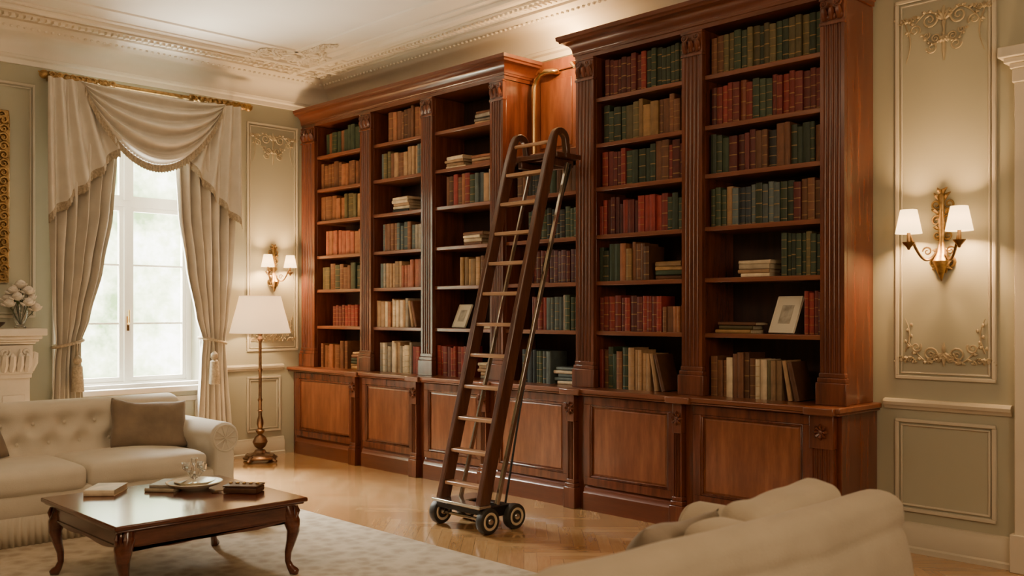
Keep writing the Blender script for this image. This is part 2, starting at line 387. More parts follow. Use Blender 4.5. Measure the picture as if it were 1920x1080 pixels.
scroll(mb,lambda a,b_,d:(a,b_,CZ-d),.85,-1.35,.30,-1,.012); scroll(mb,lambda a,b_,d:(a,b_,CZ-d),1.35,-1.05,.26,-1,.012)
mb.build('trim_%d'%tn[0],M['ceil'],kind='structure'); tn[0]+=1
def rail(pl,a,b):
    mb=MB(); pf=[(0,.89),(.015,.89),(.02,.905),(.035,.915),(.04,.935),(.03,.95),(0,.955)]
    if pl=='B': mb.prism([(-p,z) for p,z in pf],'x',a,b)
    else: mb.prism(pf,'y',a,b)
    mb.build('trim_%d'%tn[0],M['cream'],kind='structure'); tn[0]+=1
def basebd(pl,a,b,name):
    mb=MB(); pf=[(0,0),(.04,0),(.04,.03),(.028,.04),(.028,.14),(.018,.155),(.014,.18),(0,.185)]
    if pl=='B': mb.prism([(-p,z) for p,z in pf],'x',a,b)
    else: mb.prism(pf,'y',a,b)
    return mb.build(name,M['cream'],kind='structure')
rail('B',6.28,7.04); rail('L',W1+.1,-.61); rail('L',YF,-4.95)
basebd('B',6.24,7.04,'baseboard_back'); basebd('L',W0,-.6,'baseboard_left')
mb=MB(); mb.box(7.07,7.23,-.07,0,.2,2.82); mb.box(7.05,7.25,-.09,0,0,.22); mb.box(8.1,8.26,-.07,0,.2,2.82); mb.box(8.08,8.28,-.09,0,0,.22)
mb.box(7.06,8.27,-.08,0,2.82,2.90)
for k,(z0,z1,p) in enumerate([(2.90,2.93,.01),(2.93,2.96,.035),(2.96,3.02,.06)]): mb.box(7.06-p,8.27+p,-.08-p,0,z0,z1)
d=mb.build('door_1',M['doorw'],kind='structure',bevel=.005)
MB().box(7.23,8.1,-.05,-.005,0,2.82).box(7.35,7.98,-.062,-.05,.25,1.1).box(7.35,7.98,-.062,-.05,1.3,2.6).build('door_leaf',M['doorw'],d,bevel=.006)
# window
wx=-.24
mb=MB()
mb.box(wx,wx+.07,W0,W0+.05,WZ0,WZ1); mb.box(wx,wx+.07,W1-.05,W1,WZ0,WZ1); mb.box(wx,wx+.069,W0+.05,W1-.05,WZ1-.05,WZ1); mb.box(wx,wx+.069,W0+.05,W1-.05,WZ0,WZ0+.05)
win=mb.build('window_1',M['white'],kind='structure')
MB().box(wx-.01,wx+.075,W0+.051,W1-.051,2.51,2.57).build('window_transom',M['white'],win)
MB().box(wx-.012,wx+.088,-2.232,-2.168,WZ0+.051,2.509).box(wx-.012,wx+.088,-2.232,-2.168,2.571,WZ1-.051).build('window_mullion',M['white'],win)
for y0,y1 in ((W0+.051,-2.233),(-2.167,W1-.051)):
    s=MB()
    for (z0,z1,sub) in ((WZ0+.051,2.509,True),(2.571,WZ1-.051,False)):
        s.box(wx+.01,wx+.055,y0,y0+.035,z0,z1); s.box(wx+.01,wx+.055,y1-.035,y1,z0,z1); s.box(wx+.01,wx+.054,y0+.035,y1-.035,z0,z0+.045); s.box(wx+.01,wx+.054,y0+.035,y1-.035,z1-.04,z1)
        if sub:
            for zz in (1.39,1.95): s.box(wx+.02,wx+.045,y0+.035,y1-.035,zz-.009,zz+.009)
    s.build('window_sash',M['white'],win)
    MB().box(wx+.03,wx+.034,y0+.03,y1-.03,WZ0+.08,WZ1-.08).build('window_pane',M['pane'],win,smooth=False)
MB().tube([(wx+.09,-2.2,1.38),(wx+.12,-2.2,1.40),(wx+.12,-2.2,1.52)],.010,8).box(wx+.089,wx+.097,-2.212,-2.188,1.32,1.46).build('window_handle',M['brass'],win)
mb=MB(); mb.box(-.17,.10,W0-.08,W1+.08,WZ0-.05,WZ0+.005); mb.build('window_sill',M['white'],win,bevel=.01)
mb=MB(); mframe(mb,'L',W0-.09,W1+.09,WZ0-.05,WZ1+.09,.09,.03); mb.build('window_casing',M['white'],win,bevel=.006)
mb=MB(); mframe(mb,'L',W0,W1,.22,.68,.05,.02); mb.build('trim_%d'%tn[0],M['cream'],kind='structure',bevel=.005); tn[0]+=1

# ------------------------------------------------------------------ bookcase
def fluted(mb,x0,x1,yb,yf,z0,z1,nf=4,gd=.012):
    w=x1-x0; e=w*.12; gw=(w-2*e)/nf; poly=[(x0,yb),(x0,yf)]
    for k in range(nf):
        a=x0+e+gw*k; rr=gw*.38; c=a+gw/2
        for q in range(6):
            an=pi*q/5; poly.append((c-rr*math.cos(an),yf+gd*math.sin(an)))
    poly+=[(x1,yf),(x1,yb)]
    mb.prism(poly,'z',z0,z1)
def layers(mb,x0,x1,yf,lst,yb=-.03,lx=True,rx=True):
    for z0,z1,p in lst: mb.box(x0-(p if lx else 0),x1+(p if rx else 0),yf-p,yb,z0,z1)
def rosette(mb,cx,y,cz,r):
    mb.blob((cx,y,cz),(r*.3,.012,r*.3),5)
    for k in range(8):
        a=k*pi/4; mb.tube([(cx+math.cos(a)*r*.25,y,cz+math.sin(a)*r*.25),(cx+math.cos(a)*r*.65,y-.01,cz+math.sin(a)*r*.65),(cx+math.cos(a)*r,y+.002,cz+math.sin(a)*r)],[.006,r*.22,.004],6)
def acanthus(mb,x0,x1,y,z0,z1):
    w=x1-x0;h=z1-z0;cx=(x0+x1)/2
    for k in range(3):
        xx=x0+w*(.2+.3*k)
        mb.tube([(xx,y,z0+.01),(xx,y-.012,z0+h*.4),(xx,y-.022,z0+h*.62),(xx,y-.026,z0+h*.52)],[w*.10,w*.14,w*.08,w*.03],6)
    for sd in (-1,1): spiral(mb,lambda a,b_,d:(a,y-.010-d*.6,b_),cx+sd*w*.30,z1-h*.2,w*.17,sd,1,1.4,.007,pi*.9)
    for k in range(4):
        xx=x0+w*(.12+.25*k); mb.blob((xx,y-.004,z0+h*.2),(w*.09,.010,h*.16),4)
SH=[1.355,1.735,2.09,2.455,2.79,3.14]
PIL=[(.06,.31),(1.13,1.31),(2.09,2.25),(3.02,3.18),(4.00,4.18),(5.00,5.17),(6.05,6.21)]
BAYS=[(.31,1.13),(1.31,2.09),(2.25,3.02),(3.18,4.00),(4.18,5.00),(5.17,6.05)]
CT=.92; TOP=3.475
def cornice(mb,x0,x1,lx,rx):
    pf=[(0,3.46),(.012,3.46),(.012,3.488),(.022,3.492),(.022,3.508)]
    for k in range(9):
        an=pi/2*k/8; pf.append((.026+.066*(1-math.cos(an)),3.512+.075*math.sin(an)))
    pf+=[(.10,3.590),(.104,3.604),(.118,3.612),(.122,3.64),(0,3.64)]
    yf,yb=-.40,-.03
    n=len(pf); vs=[]
    for p,z in pf:
        a=x0-(p if lx else 0); b=x1+(p if rx else 0)
        vs+=[(a,yb,z),(a,yf-p,z),(b,yf-p,z),(b,yb,z)]
    fs=[]
    for i in range(n-1):
        for k in range(3): fs.append((i*4+k,i*4+k+1,(i+1)*4+k+1,(i+1)*4+k))
    fs+=[(0,3,2,1),((n-1)*4,(n-1)*4+1,(n-1)*4+2,(n-1)*4+3)]
    mb.add(vs,fs)
def upper(bays,pils,label,x0,x1,lx,rx,name='bookcase'):
    t=thing(name,label,'bookcase',((x0+x1)/2,-.22,CT))
    mb=MB()
    for (a,b_) in pils: mb.box(a,b_,-.38,-.02,CT,3.46)
    mb.box(x0,x1,-.38,-.02,TOP,3.58)
    mb.build('carcass',M['mahog'],t,bevel=.004)
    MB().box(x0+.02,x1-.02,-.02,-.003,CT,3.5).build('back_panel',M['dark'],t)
    for a,b_ in pils:
        m_=MB(); fluted(m_,a,b_,-.38,-.415,CT+.20,3.30); p=m_.build('pilaster',M['mahog'],t)
        m_=MB(); layers(m_,a,b_,-.415,[(CT,CT+.14,.022),(CT+.14,CT+.17,.014),(CT+.17,CT+.20,.006)],yb=-.38); m_.build('plinth_block',M['mahog'],p,bevel=.004)
        m_=MB(); m_.box(a,b_,-.417,-.38,3.30,3.46); m_.box(a-.006,b_+.006,-.424,-.38,3.285,3.305); m_.box(a-.006,b_+.006,-.424,-.38,3.442,3.46)
        m_.build('capital',M['mahog'],p,bevel=.003); m_=MB(); acanthus(m_,a,b_,-.417,3.305,3.442); m_.build('carved_leaf',M['mahog'],p)
    for bi,(a,b_) in enumerate(bays):
        for z in SH: MB().box(a,b_,-.385,-.02,z-.032,z).build('shelf',M['shelfw'],t,bevel=.004)
    m_=MB(); cornice(m_,x0,x1,lx,rx); m_.build('cornice',M['mahogh'],t,ang=30)
    return t
upper(BAYS[:3],PIL[:4],'left three-bay section of the tall mahogany bookcase, beside the corner lamp',.06,3.18,False,True)
ur=upper(BAYS[4:],PIL[4:],'right two-bay section of the tall mahogany bookcase, beside the large wall sconce',4.00,6.21,True,True)
t=thing('bookcase','recessed middle section of the mahogany bookcase behind the ladder','bookcase',(3.59,-.2,CT))
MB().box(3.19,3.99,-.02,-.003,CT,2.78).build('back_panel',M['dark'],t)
for z in SH[:4]: MB().box(3.181,3.999,-.385,-.02,z-.032,z).build('shelf',M['shelfw'],t,bevel=.004)
MB().box(3.181,3.999,-.40,-.02,2.73,2.79).build('top_deck',M['mahogh'],t,bevel=.005)
m_=MB(); m_.box(3.181,3.999,-.035,-.003,2.79,3.64); m_.box(3.181,3.999,-.06,-.035,3.54,3.64); m_.box(3.26,3.62,-.045,-.035,2.9,3.47); m_.box(3.66,3.95,-.045,-.035,2.9,3.47)
m_.build('upper_panel',M['mahogp'],t,bevel=.006)
tag(MB().tube([(3.27,-.13,2.79),(3.27,-.13,3.36),(3.275,-.13,3.42),(3.295,-.128,3.475),(3.335,-.125,3.515),(3.39,-.12,3.53),(3.45,-.10,3.53),(3.475,-.065,3.53),(3.475,-.047,3.53)],.024,14).lathe([(.04,0),(.04,.012),(.024,.026)],(3.27,-.13,2.79),14).build('brass_rail',M['brass']),'tall arched brass rail standing in the recess above the ladder','rail')
tag(MB().tube([(3.80,-.065,3.50),(3.80,-.22,3.52),(3.82,-.27,3.50),(3.86,-.28,3.46),(3.98,-.28,3.46)],.014,8).build('brass_bracket',M['brass']),'short brass bracket beneath the warm spotlight over the recess','bracket')
t=thing('spotlight','small glowing brass spotlight above the recess between bookcase sections','light',(3.75,-.12,3.64))
MB().lathe([(.03,0),(.035,.01),(.04,.05),(.03,.07)],(3.75,-.12,3.642),14).build('housing',M['brass'],t)
MB().blob((3.75,-.13,3.72),(.035,.035,.02),6).build('bulb',M['bulb'],t)
edges=[.02,1.22,2.17,3.10,4.09,5.085,6.23]
bl=['leftmost base cabinet of the bookcase, beside the floor lamp','second base cabinet from the left end of the bookcase','third base cabinet from the left, just left of the ladder',
'base cabinet directly behind the foot of the rolling ladder','base cabinet just right of the ladder, below the red books','rightmost base cabinet of the bookcase, nearest the oatmeal sofa']
for i in range(6):
    a,b_=edges[i],edges[i+1]; t=thing('base_cabinet',bl[i],'cabinet',((a+b_)/2,-.26,0),0,'base cabinets of the bookcase')
    a+=.001; b_-=.001
    MB().box(a,b_,-.485,-.01,0,.868).build('body',M['mahog'],t)
    pc=(PIL[i+1][0]+PIL[i+1][1])/2
    px0,px1=(pc-.075,min(pc+.075,b_)) if i<5 else (pc-.09,pc+.07)
    m_=MB(); fluted(m_,px0,px1,-.485,-.535,.22,.66,4); p=m_.build('pilaster',M['mahog'],t)
    m_=MB(); layers(m_,px0,px1,-.535,[(0,.16,.02),(.16,.19,.012),(.19,.22,.005)],yb=-.485); m_.build('plinth_block',M['mahog'],p,bevel=.004)
    m_=MB(); m_.box(px0,px1,-.54,-.485,.66,.868); m_.build('capital',M['mahog'],p,bevel=.004)
    m_=MB(); rosette(m_,(px0+px1)/2,-.545,.765,.05); m_.build('rosette',M['mahog'],p)
    da=.1; db=px0-.001
    if i: da=(PIL[i][0]+PIL[i][1])/2+.078
    m_=MB()
    for q in ((da,db,.80,.862),(da,db,.19,.25),(da,da+.06,.25,.80),(db-.06,db,.25,.80)): m_.box(q[0],q[1],-.512,-.485,q[2],q[3])
    dr=m_.build('door',M['mahog'],t,bevel=.004)
    m_=MB(); x0,x1=da+.06,db-.06; m_.box(x0,x1,-.492,-.485,.25,.80)
    yy=-.492; o=.014
    vs=[(x0+.02,yy,.27),(x1-.02,yy,.27),(x1-.02,yy,.78),(x0+.02,yy,.78),(x0+.02+o,yy-.006,.27+o),(x1-.02-o,yy-.006,.27+o),(x1-.02-o,yy-.006,.78-o),(x0+.02+o,yy-.006,.78-o)]
    m_.add(vs,[(0,1,5,4),(1,2,6,5),(2,3,7,6),(3,0,4,7),(4,5,6,7),(3,2,1,0)])
    m_.build('raised_panel',M['mahogp'],dr,smooth=False)
    m_=MB(); mf=[(x0,x1,.25,.264),(x0,x1,.786,.80),(x0,x0+.014,.264,.786),(x1-.014,x1,.264,.786)]
    for q in mf: m_.box(q[0],q[1],-.507,-.49,q[2],q[3])
    m_.build('panel_bead',M['mahog'],dr,bevel=.005)
    m_=MB(); pl=[(-.485,0),(-.52,0),(-.52,.13),(-.512,.14),(-.508,.165),(-.495,.175),(-.49,.188),(-.485,.188)]
    m_.prism(pl,'x',da,db); m_.build('plinth',M['mahogh'],t)
m_=MB(); m_.box(.015,6.25,-.56,-.003,.87,.885); m_.box(.015,6.26,-.575,-.003,.885,CT)
for pa,pb in PIL[1:]:
    c=(pa+pb)/2; m_.box(c-.10,min(c+.10,6.27),-.60,-.5,.871,.918)
tag(m_.build('counter',M['shelfw'],bevel=.008),'long polished mahogany counter ledge running between base cabinets and shelves','counter')

# ------------------------------------------------------------------ books
def book_data(T,D,H,style,pages=True):
    e=min(.008,T*.28); c=.0022; prof=[(0,D)]
    for k in range(5):
        an=pi*k/4; prof.append((T/2-T/2*math.cos(an),e*(1-math.sin(an))))
    prof+=[(T,D),(T-c,D),(T-c,e+c),(c,e+c),(c,D)]
    n=len(prof); vs=[(p[0],p[1],0) for p in prof]+[(p[0],p[1],H) for p in prof]
    fs=[];uv=[];mi=[]
    for i in range(n):
        fs.append((i,(i+1)%n,n+(i+1)%n,n+i)); mi.append(0)
        uv+= [(style,0),(style,0),(style,1),(style,1)] if 1<=i<=4 else [(0,0)]*4
    fs+= [tuple(range(n))[::-1],tuple(range(n,2*n))]; mi+=[0,0]; uv+=[(0,0)]*(2*n)
    if pages:
        o=len(vs); x0,x1,y0,y1,z0,z1=c*.9,T-c*.9,e+c*.9,D-.004,.004,H-.004
        vs+=[(x,y,z) for x in (x0,x1) for y in (y0,y1) for z in (z0,z1)]
        for f in [(0,1,3,2),(4,6,7,5),(0,4,5,1),(2,3,7,6),(0,2,6,4),(1,5,7,3)]:
            fs.append(tuple(q+o for q in f)); mi.append(1); uv+=[(0,0)]*4
    return vs,fs,mi,uv
ORD=['first','second','third','fourth','fifth','sixth','seventh','eighth','ninth','tenth','eleventh','twelfth','thirteenth','fourteenth','fifteenth','sixteenth','seventeenth','eighteenth','nineteenth','twentieth','twenty-first','twenty-second']
BN=['leftmost bay','second bay from left','third bay from left','bay behind ladder','second bay from right','rightmost bay']
RN=['top shelf','second shelf','third shelf','fourth shelf','fifth shelf','sixth shelf','bottom shelf']
books=[]
def zrow(r): return CT if r==6 else SH[5-r]
def standing(bay,r,f0,f1,n,cols,h=.25,hv=.02,lean=0,uniform=False):
    a,b_=BAYS[bay]; a+=.012; b_-=.012; W=b_-a; x=a+W*f0; x1=a+W*f1; z=zrow(r)
    ts=[R.uniform(.62,1.4) if not uniform else R.uniform(.82,1.2) for _ in range(n)]; k=(x1-x)/sum(ts)
    hh=h; col=None
    for q in range(n):
        T=ts[q]*k
        if isinstance(cols[0],tuple):
            fr=(q+.5)/n; nc=[c for lim,c in cols if fr<=lim][0]
        else: nc=cols
        if isinstance(nc,list):
            if not (col in nc and R.random()<.35): col=R.choice(nc)
        else: col=nc
        if not uniform and R.random()<.65: hh=h+R.uniform(-hv,hv)*1.7
        if uniform: hh=h+R.uniform(-.012,.012)
        hx=min(hh,.32)
        books.append(dict(T=T*.97,D=R.uniform(.17,.21),H=hx,col=col,loc=(x,-.362+R.uniform(-.01,.012),z),rot=(0,0,0),bay=bay,row=r,kind='stand',style=R.choice([1.2,1.9]) if not uniform else 1.9))
        x+=T
    for q in range(lean):
        a_=math.radians(R.uniform(9,13)+q*4); T=R.uniform(.022,.035); H=h*R.uniform(.9,1.0)
        x0=x+H*math.sin(a_)+.004
        col=['tan','brown'][q%2]
        books.append(dict(T=T,D=.2,H=H,col=col,loc=(x0,-.365,z),rot=(0,-a_,0),bay=bay,row=r,kind='lean',style=1.2)); x=x0+T*math.cos(a_)-H*math.sin(a_)+.002
def stack(bay,r,fc,n,cols,L=.24,T0=.028):
    a,b_=BAYS[bay]; xc=a+(b_-a)*fc; z=zrow(r)
    for q in range(n):
        T=T0*R.uniform(.8,1.25); H=L*R.uniform(.80,1.05); rz=math.radians(R.uniform(-5,5))
        books.append(dict(T=T,D=R.uniform(.15,.18),H=H,col=R.choice(cols),loc=(xc-H/2+R.uniform(-.015,.015),-.345+R.uniform(-.008,.008),z+T),rot=(0,pi/2,rz),bay=bay,row=r,kind='stack',lvl=q,n=n,style=1.2)); z+=T+.0005
dg,dr_,bu,br,ta,ol,crm,sb,nv,ob,oc,pm,gy,te,bk='dark green','deep red','burgundy','brown','tan','olive','cream','slate blue','navy','orange-brown','ochre','plum','grey','terracotta','black'
standing(0,0,.14,1,10,[dg,br,dg,br],.235,.015); standing(0,1,.04,1,12,[br,ob,br],.245,.015); standing(0,2,.03,1,10,[ol,br,oc,ob],.25,.02)
standing(0,3,.15,1,11,[te,te,ob],.235,.012); standing(0,4,.08,1,10,[ol,br,oc,dg],.24,.015); standing(0,5,.3,1,10,[dr_,bu],.21,.01,uniform=True)
standing(0,6,.05,.62,8,[bu,br,oc,ob],.25,.02); stack(0,6,.82,6,[oc,br,dr_,ta,dg],.22)
standing(1,0,.25,1,10,[ob,ob,br],.285,.015); standing(1,1,.10,1,13,[ol,sb,br,ta,sb],.25,.02); stack(1,2,.48,5,[crm,bk,ta,crm],.29)
standing(1,3,.13,1,13,[sb,sb,gy,br],.245,.015); standing(1,4,.1,1,14,[gy,ta,br,te,sb],.235,.02); standing(1,5,.0,.66,10,[ob,crm,ta,gy],.255,.012,lean=2)
standing(1,6,.08,1,14,[crm,ta,dr_,gy,crm],.28,.02)
stack(2,0,.78,4,[gy,br,ta],.22); stack(2,1,.30,4,[crm,crm,ta],.26); stack(2,1,.74,3,[ob,ta],.25)
standing(2,2,.16,1,11,[(.25,[dr_,br]),(.5,[br,ob,dr_]),(.8,[sb,dg]),(1,[ta,gy])],.26,.01); stack(2,3,.6,4,[crm,ta,br],.26)
standing(2,4,.42,1,9,[ta,oc,br],.24,.02); standing(2,6,.0,.55,9,[dr_,bu,dr_,dg],.28,.015); stack(2,5,.86,2,[crm,gy],.16,.022)
stack(2,6,.84,5,[gy,crm,ta],.20)
standing(3,2,.12,1,13,[br,bk,br,dg],.21,.01); standing(3,3,.28,1,11,[bk,dg,dg,nv],.24,.01,uniform=True); standing(3,4,.3,1,12,[pm,pm,bu],.26,.01,uniform=True)
standing(3,5,.33,1,12,[(.3,[bu,dr_]),(1,[sb,dg,nv,gy])],.27,.01); standing(3,6,.2,.62,7,[dg,nv,sb],.27,.015); stack(3,6,.80,5,[crm,sb,oc,ta],.25)
standing(4,0,.07,1,17,[(.45,bu),(.5,dr_),(1,dg)],.275,.0,uniform=True)
standing(4,1,.05,1,14,[(.32,dg),(.4,ol),(.62,[ta,oc,crm]),(1,[br,ob,br,ol])],.265,.022)
standing(4,2,.04,1,15,[(.34,[dr_,dr_,bu]),(.68,dg),(.82,[ta,br]),(1,[dr_,bu])],.265,.016)
standing(4,3,.0,1,17,[(.5,[bu,bu,dr_]),(.85,[dr_,bu]),(1,[br,dg])],.25,.02)
standing(4,4,.0,.6,10,[(.4,[dg,ol]),(.7,[oc,ob]),(1,[br,dg])],.26,.018); stack(4,4,.8,4,[ta,br,dg,oc],.23)
standing(4,5,.0,.74,12,[bu,dr_,dr_],.26,.016,uniform=True); standing(4,5,.75,1,5,[br,ob],.18,.01)
standing(4,6,.0,.60,11,[(.12,dr_),(.5,[dg,ol,br]),(1,[crm,ta,crm])],.285,.02,lean=2)
standing(5,0,.02,1,18,[(.1,[br]),(.2,[ol]),(1,[dg,dg,dg,ol])],.265,.012,uniform=True)
standing(5,1,.03,1,18,[(.38,[dr_,bu,te]),(.56,dg),(1,[dr_,bu])],.265,.016,uniform=True)
standing(5,2,.02,1,17,[(.2,dg),(.5,[br,br,bu,ob]),(.6,bk),(1,[dg,dg,br])],.258,.014)
standing(5,3,.02,1,18,[(.15,dg),(.21,ta),(.75,[nv,dg,sb]),(1,[bu,br])],.258,.01,uniform=True)
stack(5,4,.42,4,[crm,ta,crm,br],.26,.03); standing(5,4,.66,1,8,[dg,ol,dg],.27,.016,uniform=True)
stack(5,5,.24,3,[oc,br,ol],.30,.026); standing(5,5,.85,1,4,[bu,dr_],.27,.006,uniform=True)
standing(5,6,.02,.66,13,[ta,ol,br,dg,br,crm],.275,.022,lean=2)
for b_ in books:
    cx=Vector(b_['loc'])-Vector((9,-6,1.5)); b_['s']=b_['T']*b_['H']*max(.3,abs(cx.y)/cx.length)/cx.length_squared
seen={}
for b_ in books:
    key=(b_['bay'],b_['row']); seen.setdefault(key,[]).append(b_)
for (bay,row),lst in seen.items():
    st=sorted([x for x in lst if x['kind']!='stack'],key=lambda x:x['loc'][0])
    for i,x in enumerate(st):
        lean='leaning ' if x['kind']=='lean' else ''
        x['label']='%s%s book, %s from left on %s of %s'%(lean,x['col'],ORD[i],RN[row],BN[bay])
    for x in [x for x in lst if x['kind']=='stack']:
        side=''
        if (bay,row)==(2,1): side='left ' if x['n']==4 else 'right '
        lv='bottom' if x['lvl']==0 else ('top' if x['lvl']==x['n']-1 else ORD[x['lvl']]+' up')
        x['label']='flat %s book, %s in %sstack on %s of %s'%(x['col'],lv,side,RN[row],BN[bay])
    for x in lst: x['group']='books on the %s, %s'%(RN[row],BN[bay])
books.sort(key=lambda x:-x['s'])
def mk(name,vs,fs,mi,uv,mats):
    me=bpy.data.meshes.new(name); me.from_pydata(vs,[],fs)
    for m_ in mats: me.materials.append(m_)
    me.polygons.foreach_set('material_index',mi)
    ul=me.uv_layers.new(name='UVMap'); flat=[c for p in uv for c in p]; ul.data.foreach_set('uv',flat)
    o=bpy.data.objects.new(name,me); C.objects.link(o); return o
for b_ in books[:300]:
    sub=b_['kind']!='stand' or (b_['bay']>=4 and b_['row']>=5)
    vs,fs,mi,uv=book_data(b_['T'],b_['D'],b_['H'],b_['style'],not sub)
    o=mk('book',vs,fs,mi,uv,[BM[b_['col']],M['paper']]); o.location=b_['loc']; o.rotation_euler=b_['rot']
    tag(o,b_['label'],'book',b_['group'])
    if sub:
        T,D,H=b_['T'],b_['D'],b_['H']; e=min(.008,T*.28)
        p=MB().box(.0023,T-.0023,e+.0023,D-.004,.004,H-.004).build('page_block',M['paper'],smooth=False); p.parent=o
allm=list(BM.keys()); AV=[];AF=[];AM=[];AU=[]
for b_ in books[300:]:
    vs,fs,mi,uv=book_data(b_['T'],b_['D'],b_['H'],b_['style'])
    mt=Matrix.Translation(b_['loc'])@Euler(b_['rot']).to_matrix().to_4x4(); off=len(AV)
    AV+=[tuple(mt@Vector(v)) for v in vs]; AF+=[tuple(q+off for q in f) for f in fs]; AM+=[allm.index(b_['col']) if q==0 else len(allm) for q in mi]; AU+=uv
if AV:
    o=mk('books',AV,AF,AM,AU,[BM[k] for k in allm]+[M['paper']]); o['kind']='stuff'; tag(o,'remaining small distant books in the far bays of the bookcase','books')

def pframe(loc,w,h,rz,tilt,label,mt):
    t=thing('picture_frame',label,'picture frame',loc,rz); t.rotation_euler=(-tilt,0,rz)
    m_=MB(); f=.009
    for q in ((-w/2,w/2,0,f),(-w/2,w/2,h-f,h),(-w/2,-w/2+f,f,h-f),(w/2-f,w/2,f,h-f)): m_.box(q[0],q[1],-.010,.004,q[2],q[3])
    m_.build('frame',mt,t,local=True,bevel=.002)
    MB().box(-w/2+f,w/2-f,-.004,.002,f,h-f).build('mount',M['mat'],t,local=True)
    MB().box(-w*.24,w*.24,-.006,-.004,h*.26,h*.76).build('picture',M['photo'],t,local=True)
    MB().prism([(.004,h*.75),(.004,h*.15),(.09,.03),(.09,.02)],'x',-.02,.02).build('easel_leg',M['iron'],t,local=True)
pframe((5.73,-.33,1.360),.215,.26,math.radians(-14),.38,'white framed sketch on the sixth shelf of the rightmost bay',M['doorw'])
pframe((2.52,-.33,1.360),.23,.22,math.radians(-12),.38,'pale framed picture leaning on the shelf left of the ladder',M['cream'])

# ------------------------------------------------------------------ ladder
t=thing('library_ladder','tall dark wooden library ladder on a wheeled cart leaning to the bookcase','ladder',(4.01,-1.45,0))
yb,zb,yt,zt=-1.60,.17,-.90,2.76
def ribbon(mb,path,hws,x0,x1):
    L=[];Rr=[]
    for i,p in enumerate(path):
        q0=Vector(path[max(i-1,0)]); q1=Vector(path[min(i+1,len(path)-1)]); d=(q1-q0).normalized(); nrm=Vector((-d.y,d.x))*hws[i]
        L.append((p[0]+nrm.x,p[1]+nrm.y)); Rr.append((p[0]-nrm.x,p[1]-nrm.y))
    n=len(path); vs=[(x,q[0],q[1]) for x in (x0,x1) for q in L+Rr]
    fs=[]
    for i in range(n-1):
        fs+=[(i,i+1,n+i+1,n+i),(2*n+i,3*n+i,3*n+i+1,2*n+i+1),(i,2*n+i,2*n+i+1,i+1),(n+i,n+i+1,3*n+i+1,3*n+i)]
    fs+=[(0,n,3*n,2*n),(n-1,3*n-1,4*n-1,2*n-1)]
    mb.add(vs,fs)
path=[(yb,zb),(yb+(yt-yb)*.5,zb+(zt-zb)*.5),(yt-.04,zt-.15),(yt,zt)]; hws=[.050,.048,.042,.028]
rr=.066
for k in range(1,11):
    an=pi*k/10; path.append((yt+rr-rr*math.cos(an)+.004,zt+rr*1.05*math.sin(an))); hws.append(.024)
path+=[(yt+2*rr+.012,2.70),(yt+2*rr+.016,2.66)]; hws+=[.021,.020]
for x in (3.80,4.21):
    m_=MB(); ribbon(m_,path,hws,x-.023,x+.023); m_.build('stile',M['ladder'],t,bevel=.007,ang=50)
for k in range(11):
    z=.30+.222*k; y=yb+(yt-yb)*(z-zb)/(zt-zb)
    m_=MB(); m_.box(3.824,4.186,y-.040,y+.040,z-.013,z+.013); m_.build('rung',M['rung'],t,bevel=.006)
m_=MB(); m_.box(3.77,4.24,-.89,-.80,2.635,2.67); m_.box(3.77,4.24,-.79,-.62,2.635,2.67); m_.box(3.79,3.985,-.61,-.41,2.69,2.725); m_.box(3.80,3.83,-.67,-.41,2.655,2.689); m_.box(3.83,3.87,-.88,-.64,2.58,2.634); m_.box(4.14,4.18,-.88,-.64,2.58,2.634); m_.box(3.87,4.14,-.66,-.64,2.58,2.634)
m_.build('platform',M['ladder'],t,bevel=.006)
m_=MB(); m_.tube([(3.81,-.90,2.745),(4.20,-.90,2.745)],.014,8); m_.build('top_rail',M['rung'],t)
for x,ww in ((3.85,.008),(4.225,.012)):
    m_=MB(); ribbon(m_,[(-1.475,.18),(-1.115,1.39),(-.76,2.60)],[.016,.016,.014],x-ww,x+ww); m_.build('strut',M['steel'],t,bevel=.003)
MB().tube([(4.19,-1.36,.17),(4.19,-1.22,.8),(4.19,-.97,1.85),(4.19,-.68,2.60)],.008,6).build('brace_rod',M['iron'],t)
m_=MB()
m_.box(3.79,4.24,-1.65,-1.57,.13,.17); m_.box(3.80,4.24,-1.37,-1.30,.12,.16)
for x in (3.80,4.22): m_.box(x-.022,x+.022,-1.60,-1.33,.10,.17)
m_.build('cart_frame',M['iron'],t,bevel=.006)
m_=MB(); m_.box(3.76,4.26,-1.67,-1.56,.172,.194); m_.box(3.79,3.97,-1.55,-1.30,.172,.186); m_.build('foot_plate',M['steel'],t,bevel=.005)
WR=.088
for y in (-1.59,-1.34): MB().tube([(3.76,y,WR),(4.26,y,WR)],.012,8).build('axle',M['steel'],t)
for x,sd in ((3.765,-1),(4.255,1)):
    for y in (-1.59,-1.34):
        w_=MB().lathe([(.05,-.026),(.076,-.030),(.085,-.026),(WR,-.016),(WR,.016),(.085,.026),(.076,.030),(.05,.026)],(x,y,WR),28,axis='x').build('wheel',M['rubber'],t)
        MB().lathe([(.062,-.0295),(.058,-.034),(.046,-.031),(.044,-.025),(.044,.025),(.046,.031),(.058,.034),(.062,.0295)],(x,y,WR),28,axis='x',close=False).build('rim',M['hub'],w_)
        MB().lathe([(.0,-.042),(.018,-.040),(.024,-.030),(.024,.030),(.018,.040),(0,.042)],(x,y,WR),16,axis='x').build('hub',M['steel'],w_)
        MB().tube([(x-sd*.038,y,WR),(x-sd*.038,y,.135)],.012,6).build('fork',M['iron'],t)

